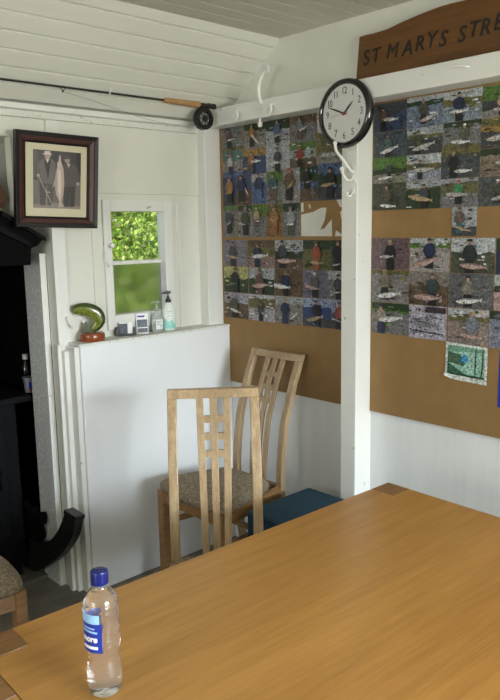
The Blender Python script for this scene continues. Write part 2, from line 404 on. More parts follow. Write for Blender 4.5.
# boxed-in ledge under the window
bm = BM(); box(bm, 1.462, XR-.002, 2.597, YW, 0, 1.083); struct('trim_10', bm, 'boxpaint', bevel=.003)
bm = BM(); box(bm, 1.455, XR-.002, 2.592, YW, 1.0835, 1.093); struct('window_sill', bm, 'plate', bevel=.002)
bm = BM(); box(bm, 1.416, 1.438, 2.650, 2.684, 0, 1.062); struct('trim_11', bm, 'gloss', bevel=.002)
bm = BM(); box(bm, 1.438, 1.461, 2.606, 2.684, 0, 1.080); struct('trim_12', bm, 'gloss', bevel=.004)
bm = BM(); box(bm, 1.400, 1.416, 2.672, 2.70, 0, 1.09); struct('trim_13', bm, 'gloss', bevel=.002)
# fireplace jamb: scuffed grey inner face, white front edge
bm = BM(); v, fs = box(bm, 1.385, 1.4125, 2.752, 2.90, .0, 1.462)
fs[0].material_index = 1
fs[5].material_index = 1
struct('trim_14', bm, ['gloss', 'grey'], bevel=.002)
bm = BM(); box(bm, .2, 1.3845, 2.862, 3.38, 0, .018); struct('hearth', bm, 'slab', bevel=.004)

# ---- window 1 (small casement)
wf = BM()
def ring(bm, x0, x1, z0, z1, t, y0, y1):
    box(bm, x0, x0+t, y0, y1, z0, z1); box(bm, x1-t, x1, y0, y1, z0, z1); box(bm, x0+t, x1-t, y0, y1, z0, z0+t); box(bm, x0+t, x1-t, y0, y1, z1-t, z1)
box(wf, 1.655, 1.6925, 2.686, YW, 1.12, 1.680); box(wf, 1.975, 2.020, 2.686, YW, 1.12, 1.680)
box(wf, 1.6925, 1.975, 2.686, YW, 1.632, 1.680); box(wf, 1.6925, 1.975, 2.686, YW, 1.12, 1.183)
win = struct('window_1', wf, 'gloss', bevel=.002)
wf = BM(); ring(wf, 1.6850, 1.985, 1.175, 1.640, .009, 2.70, 2.745); obj('window_frame', wf, 'gloss', win)
wf = BM(); box(wf, 1.694, 1.976, 2.722, 2.744, 1.400, 1.417); obj('glazing_bar', wf, 'gloss', win, bevel=.002)
bm = BM(); box(bm, 1.694, 1.976, 2.732, 2.735, 1.417, 1.631); obj('pane', bm, 'glass', win)
bm = BM(); box(bm, 1.694, 1.976, 2.732, 2.735, 1.184, 1.400); obj('pane', bm, 'frost', win)
bm = BM(); lathe(bm, [(.004, 0), (.004, -.012), (.010, -.015), (.012, -.021), (.009, -.026), (.003, -.028)], 16, org=(1.680, 2.686, 1.487), axis='y'); obj('window_knob', bm, 'whitemetal', win, smooth=True)
bm = BM(); sweep(bm, smoothpts([(1.662, 2.682, 1.452), (1.652, 2.676, 1.450), (1.650, 2.676, 1.425), (1.662, 2.676, 1.412), (1.668, 2.676, 1.400), (1.660, 2.680, 1.395)]), .0022, 6); obj('window_hook', bm, 'whitemetal', win, smooth=True)

# ---- back window, and a side window added for the fill lamp (both unseen)
wf = BM(); ring(wf, .40, 2.0, .98, 2.03, .05, -2.07, -2.01); box(wf, 1.17, 1.23, -2.07, -2.02, 1.03, 1.98); struct('window_2', wf, 'gloss')
wf = BM()
for (a, b_, c, d) in ((-.05, 0, 1.05, 1.95), (1.2, 1.25, 1.05, 1.95), (0, 1.2, 1.05, 1.10), (0, 1.2, 1.90, 1.95)): box(wf, -2.08, -2.01, a, b_, c, d)
struct('added_side_window', wf, 'gloss')

# ============================================================ OUTSIDE
bm = BM(); box(bm, -8, 12, 3.6, 16, -.1, 0); tag(obj('lawn', bm, 'grass'), kind='structure')
def foliage(name, x0, x1, y0, y1, z0, z1, n, cols, size, label):
    bm = BM(); lay = bm.loops.layers.float_color.new('Col')
    for _ in range(n):
        p = Vector((random.uniform(x0, x1), random.uniform(y0, y1), random.uniform(z0, z1)))
        a = Vector((random.gauss(0, 1), random.gauss(0, 1), random.gauss(0, 1))).normalized()
        b_ = a.cross(Vector((random.random(), random.random(), random.random()+.1))).normalized()
        s = size*random.uniform(.5, 1.4)
        c = random.choice(cols); k = random.uniform(.6, 1.2); c = [min(1, q*k) for q in c]
        f = bm.faces.new([bm.verts.new(p+a*s*u+b_*s*.5*v) for u, v in ((-1, 0), (0, -1), (1, 0), (0, 1))])
        for l in f.loops: l[lay] = (*c, 1)
    return tag(obj(name, bm, 'leaf', keep=True), label, 'hedge', kind='stuff')
G = [(.45, .62, .08), (.60, .74, .14), (.24, .38, .06), (.72, .78, .24), (.36, .32, .16), (.12, .20, .04)]
foliage('hedge', 2.3, 7.4, 5.4, 6.6, 0, 3.6, 80000, G, .024, 'bright green leafy hedge seen through the small window')
foliage('tree_line', 2.3, 9.5, 7.6, 9.5, 0, 5.5, 12000, [(.30, .48, .06), (.45, .62, .10), (.18, .32, .05)], .16, 'green trees beyond the bright hedge')
hb = BM()
for i in range(14):
    x = 2.5+i*.35+random.uniform(-.08, .08); y = random.uniform(5.6, 6.4); p = [Vector((x, y, 0))]
    for k in range(6): p.append(p[-1]+Vector((random.uniform(-.25, .25), random.uniform(-.1, .1), .5)))
    sweep(hb, p, [.011-.0013*k for k in range(7)], 5)
tag(obj('stems', hb, 'gbark', bpy.data.objects['hedge']), kind='stuff')

# ============================================================ TABLES
TT = .75
def make_table():
    t = empty('dining_table', (0, 0, 0))
    W, L, th_ = .80, 1.313, .032   # local: x 0..L (right end = L), y -W..0 ; origin at far left corner
    bm = BM()
    b_ = .0805
    # top with cut-out corners for the leg blocks, one slab
    pts = [(b_, 0), (L-b_, 0), (L-b_, -b_), (L, -b_), (L, -W+b_), (L-b_, -W+b_), (L-b_, -W), (b_, -W), (b_, -W+b_), (0, -W+b_), (0, -b_), (b_, -b_)]
    extrude_poly(bm, [(x, y, TT-th_) for x, y in pts], (0, 0, th_))
    obj('tabletop', bm, 'table', t, bevel=.0015)
    for sx in (0, 1):
        for sy in (0, 1):
            x0 = (L-b_+.0008) if sx else 0; y0 = -b_+.0008 if not sy else -W
            bm = boxm(x0, x0+b_-.0008, y0, y0+b_-.0008, 0, TT+.0004); obj('leg', bm, 'endgrain', t, bevel=.0015)
    bm = BM(); box(bm, b_, L-b_, -.05, -.028, TT-th_-.07, TT-th_-.0005); obj('apron', bm, 'table', t)
    bm = BM(); box(bm, b_, L-b_, -W+.028, -W+.05, TT-th_-.07, TT-th_-.0005); obj('apron', bm, 'table', t)
    for x in (.028, L-.05):
        bm = BM(); box(bm, x, x+.022, -W+b_, -b_, TT-th_-.07, TT-th_-.0005); obj('apron', bm, 'table', t)
    return t
def dup(root, **k):
    r = root.copy(); COL.objects.link(r)
    for key, v in k.items(): r[key] = v
    for ch in root.children:
        c = ch.copy(); COL.objects.link(c); c.parent = r
        for g in ch.children:
            d = g.copy(); COL.objects.link(d); d.parent = c
    return r
tb = make_table(); tb.location = (.4755, 1.334, 0); tb.rotation_euler = (0, 0, R(-1.7))
tag(tb, 'large oak dining table carrying the water bottle', 'table', 'oak tables pushed together')
tb2 = dup(tb); tb2.location = (-.8425, 1.239, 0); tb2.rotation_euler = (0, 0, R(-1.7))
tag(tb2, 'second oak table, only its corner showing at the bottom left', 'table', 'oak tables pushed together')

# ============================================================ CHAIRS
def backoff(z):   # rearward offset of the back post at height z
    T = [(0, .05), (.2, .016), (.40, 0), (.50, 0), (.60, .008), (.72, .026), (.85, .068), (1.015, .133)]
    for (a, u), (b_, v) in zip(T[:-1], T[1:]):
        if a <= z <= b_:
            t = (z-a)/(b_-a); t = t*t*(3-2*t)*.3+t*.7
            return u+(v-u)*t
    return T[-1][1]
def ribbon(bm, xa, xb, z0, z1, w, d, n=14, y0=.175, yf=0):
    """bar following the back curve: x from xa (bottom) to xb (top), width w, depth d"""
    rs = []
    for i in range(n+1):
        t = i/n; z = z0+(z1-z0)*t; x = xa+(xb-xa)*t; y = y0+backoff(z)+yf
        rs.append([bm.verts.new((x+sx*w/2, y+sy*d/2, z)) for sx, sy in ((-1, -1), (1, -1), (1, 1), (-1, 1))])
    for i in range(n):
        for k in range(4): bm.faces.new((rs[i][k], rs[i][(k+1) % 4], rs[i+1][(k+1) % 4], rs[i+1][k]))
    bm.faces.new(rs[0]); bm.faces.new(rs[-1])
def make_chair():
    t = empty('dining_chair', (0, 0, 0))
    ztop = 1.009
    for s in (-1, 1):
        bm = BM(); ribbon(bm, s*.140, s*.141, 0, ztop-.030, .032, .026, 22); obj('back_post', bm, 'oak', t, bevel=.003, smooth=False)
    bm = BM(); y = .175+backoff(ztop-.015)
    v, _ = box(bm, -.157, .157, y-.013, y+.014, ztop-.0298, ztop)
    for q in v: q.co.y += (q.co.z-(ztop-.015))*.45
    obj('top_rail', bm, 'oak', t, bevel=.004)
    for k in (-1, 0, 1):
        bm = BM(); ribbon(bm, k*.037, k*.047, .45, ztop-.030, .0245, .013, 16); obj('slat', bm, 'oak', t, bevel=.002)
    for z in (.911, .856, .801):
        for s in (-1, 1):
            bm = BM(); c = s*.0232; y = .175+backoff(z)
            v, _ = box(bm, c-.0112, c+.0112, y-.006, y+.006, z-.011, z+.011)
            for q in v: q.co.y += (q.co.z-z)*.35
            obj('lattice_bar', bm, 'oak', t)
    for s in (-1, 1):
        bm = BM(); x = s*.193
        box(bm, x-.019, x+.019, -.225, -.187, 0, .4515); obj('front_leg', bm, 'oak_side', t, bevel=.003)
    bm = BM(); box(bm, -.176, .176, -.220, -.198, .397, .4515); obj('seat_rail', bm, 'oak_side', t)
    bm = BM(); box(bm, -.1235, .1235, .164, .186, .397, .4515); obj('seat_rail', bm, 'oak_side', t)
    for s in (-1, 1):
        bm = BM()
        pts = [(s*.206, -.187, .397), (s*.184, -.187, .397), (s*.134, .161, .397), (s*.155, .161, .397)]
        extrude_poly(bm, pts, (0, 0, .0545)); obj('seat_rail', bm, 'oak_side', t)
        bm = BM(); extrude_poly(bm, [(s*.196, -.177, .29), (s*.182, -.177, .29), (s*.134, .161, .29), (s*.147, .161, .29)], (0, 0, .026)); obj('stretcher', bm, 'oak_side', t)
    bm = BM(); box(bm, -.172, .172, .006, .02, .292, .314); obj('stretcher', bm, 'oak_side', t)
    # padded seat: rounded front outline, domed
    bm = BM(); outl = []
    N = 40
    base = [(-.134, .112), (-.172, .0), (-.214, -.160), (-.202, -.218), (-.12, -.240), (0, -.250), (.12, -.240), (.202, -.218), (.214, -.160), (.172, 0), (.134, .112), (.0, .114)]
    sm = smoothpts([(x, y, 0) for x, y in base+[base[0]]], 4)[:-1]
    rings = []
    for (k, h) in ((.985, .452), (1.0, .464), (.985, .480), (.93, .492), (.8, .500), (.55, .504), (.25, .505)):
        rings.append([bm.verts.new((p.x*k, -.03+(p.y+.03)*k, h)) for p in sm])
    for a, b_ in zip(rings[:-1], rings[1:]):
        for i in range(len(sm)): bm.faces.new((a[i], a[(i+1) % len(sm)], b_[(i+1) % len(sm)], b_[i]))
    bm.faces.new(rings[-1]); bm.faces.new(rings[0])
    obj('seat', bm, 'fabric', t, smooth=True)
    return t
GR = 'pale oak dining chairs with speckled seats'
ch = make_chair(); ch.location = (1.352, 1.620, 0); ch.rotation_euler = (0, 0, R(-39))
tag(ch, 'pale oak chair nearest the table, slatted lattice back facing the camera', 'chair', GR)
ch2 = dup(ch); ch2.location = (1.925, 2.225, 0); ch2.rotation_euler = (0, 0, R(-90))
tag(ch2, 'oak chair side-on near the board wall, curved back and beige speckled seat visible', 'chair', GR)
ch3 = dup(ch); ch3.location = (.668, 2.215, 0); ch3.rotation_euler = (0, 0, R(90))
tag(ch3, 'oak chair cut off at the left edge, only seat corner and leg showing', 'chair', GR)

# ---- teal pouffe
st = empty('footstool', (1.972, 1.72, 0), 0, 'low dark teal fabric stool beneath the post beside the chair', 'stool')
bm = boxm(-.182, .182, -.27, .25, .285, .464); o = obj('cushion', bm, 'teal', st, bevel=.016)
o.modifiers['bevel'].segments = 4
for sx in (-1, 1):
    for sy in (-1, 1):
        bm = BM(); lathe(bm, [(.012, 0), (.018, .285)], 12, org=(sx*.145, sy*.21-.01, 0)); obj('leg', bm, 'blackplastic', st)

# ============================================================ FIREPLACE
hd = empty('fireplace_hood', (.85, 2.78, 1.45), 0, 'black metal fireplace hood with a sloping right edge', 'hood')
bm = BM(); bm_pts = [(-.62, 0, -.03), (.470, 0, -.03), (.478, 0, .035), (.505, 0, .045), (.530, 0, .070), (.515, 0, .085), (.36, 0, .180), (-.62, 0, .180)]
extrude_poly(bm, [(x, -.08, z) for x, y, z in bm_pts], (0, .235, 0)); obj('hood_shell', bm, 'hood', hd, bevel=.002)
bm = BM(); extrude_poly(bm, [(.36, -.096, .182), (.535, -.096, .078), (.535, -.096, .062), (.36, -.096, .162)], (0, .015, 0)); obj('hood_lip', bm, 'iron', hd)
bm = BM(); extrude_poly(bm, [(.30, -.10, .125), (.46, -.10, .045), (.475, -.10, .055), (.32, -.10, .142)], (0, .018, 0)); obj('hood_fold', bm, 'iron', hd)

bm = BM(); lathe(bm, [(.06, 0), (.088, .02), (.098, .05), (.088, .085), (.068, .11), (.056, .125), (.058, .14), (.05, .142)], 28, org=(0, 0, 0))
tag(obj('jar', bm, 'jar', smooth=True, loc=(1.176, 2.79, 1.631)), 'rounded brown jar standing on the black fireplace hood', 'jar')

sv = empty('wood_stove', (.99, 3.04, .018), 0, 'black iron stove deep inside the dark fireplace', 'stove')
bm = boxm(-.30, .325, -.12, .22, .08, .80); obj('stove_body', bm, 'iron', sv, bevel=.008)
bm = boxm(-.32, .39, -.14, .24, .80, .83); obj('stove_top', bm, 'iron', sv, bevel=.006)
bm = boxm(-.22, .26, -.135, -.12, .2, .7); d = obj('stove_door', bm, 'iron', sv, bevel=.004)
bm = BM(); sweep(bm, [(.22, -.137, .44), (.22, -.165, .44), (.22, -.165, .52), (.22, -.137, .52)], .006, 8); obj('door_handle', bm, 'iron', d)
for sx in (-.25, .29):
    for sy in (-.08, .18): obj('leg', boxm(sx-.02, sx+.02, sy-.02, sy+.02, 0, .08), 'iron', sv)
bm = BM(); sweep(bm, [(-.0, .12, .83), (-.0, .12, 1.40)], .06, 20); obj('flue_pipe', bm, 'iron', sv, smooth=True, autosmooth=40)

bm = BM(); box(bm, .3, 1.40, 3.27, 3.37, .985, 1.01); tag(obj('shelf', bm, 'slab'), 'dark ledge at the back of the fireplace', 'shelf')

tub = empty('tub', (1.398, 2.955, .8485), 0, 'small pale plastic tub with blue and red print on the stove', 'tub')
bm = BM(); lathe(bm, [(.018, 0), (.025, .062)], 20); obj('tub_body', bm, 'cup', tub, smooth=True, autosmooth=40)
bm = BM(); lathe(bm, [(.028, .062), (.028, .068)], 20); obj('rim', bm, 'cup', tub)
bm = boxm(-.012, .006, -.0275, -.0255, .018, .05); xform(bm, lambda c: (c.x, c.y-.0, c.z)); obj('print', bm, 'tubprint', tub)
bm = boxm(-.010, .010, -.0278, -.0255, .006, .016); obj('print', bm, 'redprint', tub)
dk = empty('small_bottle', (1.424, 3.03, .8485), 0, 'dark bottle with a white cap behind the tub', 'bottle')
bm = BM(); lathe(bm, [(.022, 0), (.022, .10), (.010, .125), (.010, .135)], 18); obj('bottle_body', bm, 'clockrim', dk, smooth=True)
bm = BM(); lathe(bm, [(.012, .135), (.012, .158)], 16); obj('cap', bm, 'white', dk)

# ---- black curved log basket on the hearth
lb = empty('log_basket', (1.36, 2.92, .018), 0, 'black curved U-shaped log basket standing on the hearth against the jamb', 'basket')
inner = [(3.063, .381), (3.062, .323), (3.046, .23), (2.972, .179), (2.874, .181), (2.757, .224), (2.678, .286), (2.618, .358), (2.586, .415)]
outer = [(2.497, .411), (2.541, .311), (2.636, .209), (2.752, .123), (2.895, .035), (2.996, .019), (3.095, .045), (3.156, .197), (3.155, .338), (3.127, .374)]
inn = smoothpts([(0, y-2.92, z-.018) for y, z in inner], 4); out = smoothpts([(0, y-2.92, z-.018) for y, z in outer], 4)
bm = BM(); extrude_poly(bm, [(-.020, p.y, max(.0005, p.z)) for p in inn+out], (.040, 0, 0))
obj('basket_body', bm, 'blackrubber', lb, bevel=.003)
bm = BM(); extrude_poly(bm, [(-.022, 2.592-2.92, .398), (-.022, 2.493-2.92, .394), (-.022, 2.497-2.92, .376), (-.022, 2.596-2.92, .380)], (.044, 0, 0)); obj('end_binding', bm, 'blackplastic', lb, bevel=.002)
bm = BM(); sweep(bm, [(-.024, 3.10-2.92, .33), (-.024, 3.11-2.92, .365)], .006, 8); obj('rivet', bm, 'whitemetal', lb)
for (y, z, r_) in ((2.965, .2235, .040), (2.875, .221, .036), (2.922, .295, .036), (2.998, .305, .034), (2.845, .295, .030)):
    bm = BM(); sweep(bm, [(1.340, y, z), (1.358, y+.003, z+.002), (1.378, y, z)], [r_*.93, r_, r_*.93], 12)
    tag(obj('log', bm, 'soot', smooth=True, autosmooth=40), 'dark log end resting in the curve of the basket', 'log', 'logs in the basket')  # near-black, same material as the firebox walls

# ============================================================ BOARDS AND PHOTOGRAPHS
bl = empty('display_board', (2.279, 2.23, .812), 0, 'brown hardboard panel covered with angling photographs, left of the post', 'board')
bm = boxm(-.0048, .0055, -.406, .408, 0, 1.195); obj('panel', bm, 'board', bl)
tp = BM()
def torn(pts):  # y,z board coordinates -> thin paper film
    extrude_poly(tp, [(2.2740-2.279, y-2.23, z-.812) for y, z in pts], (-.0008, 0, 0))
torn([(2.118, 1.603), (2.05, 1.612), (2.005, 1.628), (1.975, 1.628), (1.985, 1.58), (2.01, 1.538), (1.985, 1.545), (1.965, 1.565), (1.948, 1.58), (1.945, 1.512), (2.118, 1.512)])
torn([(2.118, 1.652), (2.104, 1.652), (2.104, 1.615), (2.118, 1.612)])
torn([(1.925, 1.66), (1.884, 1.66), (1.884, 1.625), (1.905, 1.628)])
torn([(1.905, 1.61), (1.884, 1.615), (1.884, 1.56), (1.895, 1.575)])
torn([(1.925, 1.535), (1.90, 1.522), (1.885, 1.512), (1.93, 1.512)])
torn([(2.075, 1.645), (2.068, 1.645), (2.062, 1.628), (2.07, 1.627)])
obj('torn_paper', tp, 'torn', bl)
br_ = empty('display_board', (2.279, 1.2, .812), 0, 'brown hardboard panel covered with angling photographs, right of the post', 'board')
bm = boxm(-.0048, .0055, -1.0, .545, 0, 1.195); obj('panel', bm, 'board', br_)

def photo(name, rect, bgcols, angler=None, fish=None, extra=(), label='', group='', border=0, x=2.2735):
    y0, y1, z0, z1 = rect; g = .0003
    y0 -= g; y1 += g; z0 += g; z1 -= g
    rz = random.uniform(-.006, .006)
    cy, cz = (y0+y1)/2, (z0+z1)/2
    def f(u, v, k):
        Y = y0+(y1-y0)*u; Z = z0+(z1-z0)*v
        return (x-.0006-k, cy+(Y-cy)-(Z-cz)*rz, cz+(Z-cz)+(Y-cy)*rz)
    c = Col(f); asp = abs(y1-y0)/(z1-z0)
    # paper body
    for q in ((0, 0), (1, 0), (1, 1), (0, 1)): pass
    vs = [c.bm.verts.new(f(u, v, -.0004)) for u, v in ((0, 0), (0, 1), (1, 1), (1, 0))]; vf = [c.bm.verts.new(f(u, v, 0)) for u, v in ((0, 0), (0, 1), (1, 1), (1, 0))]
    for i in range(4):
        fc = c.bm.faces.new((vs[i], vs[(i+1) % 4], vf[(i+1) % 4], vf[i]))
        for l in fc.loops: l[c.lay] = (.6, .6, .58, 1)
    b0 = border
    c.poly([(0, 0), (1, 0), (1, 1), (0, 1)], (.75, .78, .72) if border else bgcols[0][1])
    v_hi = 1-b0
    rnd = random.Random(int(abs(y0*1000)+z0*7000))
    prev = [(b0+(1-2*b0)*i/8, v_hi) for i in range(9)]
    for k, (vb, col) in enumerate(bgcols):      # bands from the top down
        lowv = max(b0, vb)
        low = [(b0+(1-2*b0)*i/8, lowv+(rnd.uniform(-.04, .04) if lowv > b0 else 0)) for i in range(9)]
        c.poly(prev+low[::-1], col); prev = low
    for _ in range(22):                          # loose blotches of rock, foliage and glitter
        k = rnd.choice(bgcols)[1]; s = rnd.choice((.3, .5, .6, 1.9, 1.5)); kc = [min(.8, q*s) for q in k]
        ru, rv = rnd.uniform(.02, .11), rnd.uniform(.012, .05)
        c.ell(rnd.uniform(b0+ru, 1-b0-ru), rnd.uniform(b0+rv, 1-b0-rv), ru, rv, kc, 7)
    for e in extra: c.poly(*e)
    if angler:
        cu, h, coat, legs, hat = angler[:5]; base_ = angler[5] if len(angler) > 5 else 0
        w_ = .26*h/asp                           # shoulder half-width-ish in u
        skin = (.42, .24, .17)
        P = lambda a, b__: (min(1, max(0, cu+a*w_)), min(1, max(0, base_+b__*h)))
        c.poly([P(-.55, 0), P(.6, 0), P(.62, .25), P(.45, .48), P(-.45, .48), P(-.6, .25)], legs)
        c.poly([P(-.62, .40), P(.62, .40), P(.72, .62), P(.62, .77), P(.25, .83), P(-.25, .83), P(-.62, .77), P(-.72, .62)], coat)
        c.poly([P(-.7, .74), P(-.95, .55), P(-.62, .42), P(-.35, .46), P(-.5, .56), P(-.4, .72)], [q*.8 for q in coat])
        c.poly([P(.7, .74), P(.98, .55), P(.65, .42), P(.35, .46), P(.52, .56), P(.4, .72)], [q*.85 for q in coat])
        c.ell(*P(0, .895), .26*w_, .085*h, skin, 10)
        c.poly([P(-.34, .92), P(.36, .92), P(.26, .99), P(.0, 1.0), P(-.24, .99)], hat)
    if fish:
        fu, fv, fl, tilt, col = fish; fl *= .86; col = tuple(q*1.1 for q in col)
        t = R(tilt); k = asp
        def T(a, b__): return (min(1, max(0, fu+(a*math.cos(t)-b__*math.sin(t))*fl)), min(1, max(0, fv+(a*math.sin(t)+b__*math.cos(t))*fl*k)))
        body = [(-.5, 0), (-.4, .05), (-.2, .09), (.05, .09), (.3, .045), (.40, .02), (.52, .08), (.48, 0), (.52, -.07), (.40, -.02), (.25, -.06), (0, -.10), (-.25, -.09), (-.42, -.045)]
        c.poly([T(a, b__) for a, b__ in body], col)
        c.poly([T(a, b__) for a, b__ in [(-.42, .035), (-.2, .085), (.05, .085), (.3, .04), (.1, .045), (-.2, .05)]], [q*.45 for q in col])
        c.ell(*T(-.18, -.06), .03, .03*k, (.42, .24, .17), 7)
    o = c.build(name)
    return tag(o, label, 'photograph', group)

WT, GW, DW, BW = (.40, .42, .45), (.20, .20, .21), (.06, .065, .075), (.045, .07, .17)   # pale, grey, dark, blue water
GN, DG, OL, BRN, AUT, SKY, ROCK = (.10, .20, .04), (.025, .05, .02), (.15, .14, .05), (.13, .085, .05), (.38, .22, .06), (.52, .55, .58), (.26, .24, .22)
SIL, TAN, PINK, WHF = (.50, .49, .48), (.45, .33, .20), (.48, .33, .31), (.72, .72, .72)
BK, NV, BL, RD, ORG, GRY, OLV, TEAL = (.012, .012, .014), (.02, .03, .08), (.08, .13, .26), (.40, .05, .04), (.35, .17, .06), (.20, .21, .22), (.07, .08, .05), (.05, .12, .14)
RECT = dict(
 A=[(2.619,2.474,1.902,2.007),(2.467,2.325,1.898,2.007),(2.325,2.179,1.897,2.007),(2.173,2.033,1.900,2.007),(2.027,1.880,1.870,2.007)],
 B=[(2.616,2.477,1.787,1.902),(2.477,2.327,1.789,1.898),(2.327,2.181,1.792,1.897),(2.180,2.033,1.799,1.900),(2.027,1.880,1.804,1.870)],
 C=[(2.620,2.525,1.654,1.787),(2.521,2.424,1.655,1.789),(2.420,2.327,1.656,1.792),(2.323,2.225,1.653,1.794),(2.224,2.123,1.653,1.799),(2.123,2.022,1.658,1.800),(2.022,1.884,1.657,1.804)],
 D=[(2.622,2.525,1.510,1.654),(2.518,2.423,1.510,1.653),(2.423,2.332,1.510,1.653),(2.325,2.226,1.510,1.653),(2.226,2.124,1.508,1.653)],
 E=[(2.623,2.458,1.374,1.496),(2.454,2.279,1.374,1.496),(2.277,2.108,1.372,1.496),(2.108,1.953,1.372,1.496),(1.951,1.882,1.372,1.496)],
 F=[(2.625,2.455,1.250,1.371),(2.450,2.281,1.250,1.371),(2.279,2.110,1.252,1.371),(2.109,1.969,1.253,1.371),(1.967,1.881,1.254,1.371)],
 G=[(2.625,2.458,1.127,1.248),(2.453,2.281,1.127,1.248),(2.275,2.111,1.128,1.249),(2.109,1.947,1.129,1.251),(1.945,1.880,1.130,1.252)],
 H=[(1.739,1.591,1.897,2.001),(1.591,1.441,1.895,2.002),(1.442,1.292,1.899,2.001),(1.292,1.142,1.895,1.999)],
 I=[(1.738,1.588,1.803,1.896),(1.588,1.438,1.802,1.895),(1.438,1.292,1.803,1.899),(1.292,1.142,1.799,1.895)],
 J=[(1.740,1.587,1.709,1.803),(1.586,1.443,1.708,1.802),(1.443,1.292,1.709,1.802),(1.292,1.144,1.707,1.798)],
 K=[(1.742,1.588,1.609,1.709),(1.588,1.441,1.609,1.707),(1.440,1.296,1.610,1.708),(1.296,1.146,1.609,1.707)],
 L=[(1.393,1.296,1.510,1.610)],
 M=[(1.740,1.570,1.383,1.504),(1.565,1.397,1.382,1.504),(1.392,1.224,1.382,1.504),(1.220,1.064,1.381,1.503)],
 N=[(1.739,1.568,1.257,1.382),(1.567,1.397,1.258,1.381),(1.396,1.224,1.258,1.381),(1.222,1.060,1.259,1.380)],
 O=[(1.738,1.565,1.136,1.256),(1.564,1.402,1.133,1.257),(1.396,1.237,1.130,1.256),(1.235,1.080,1.128,1.258)],
)
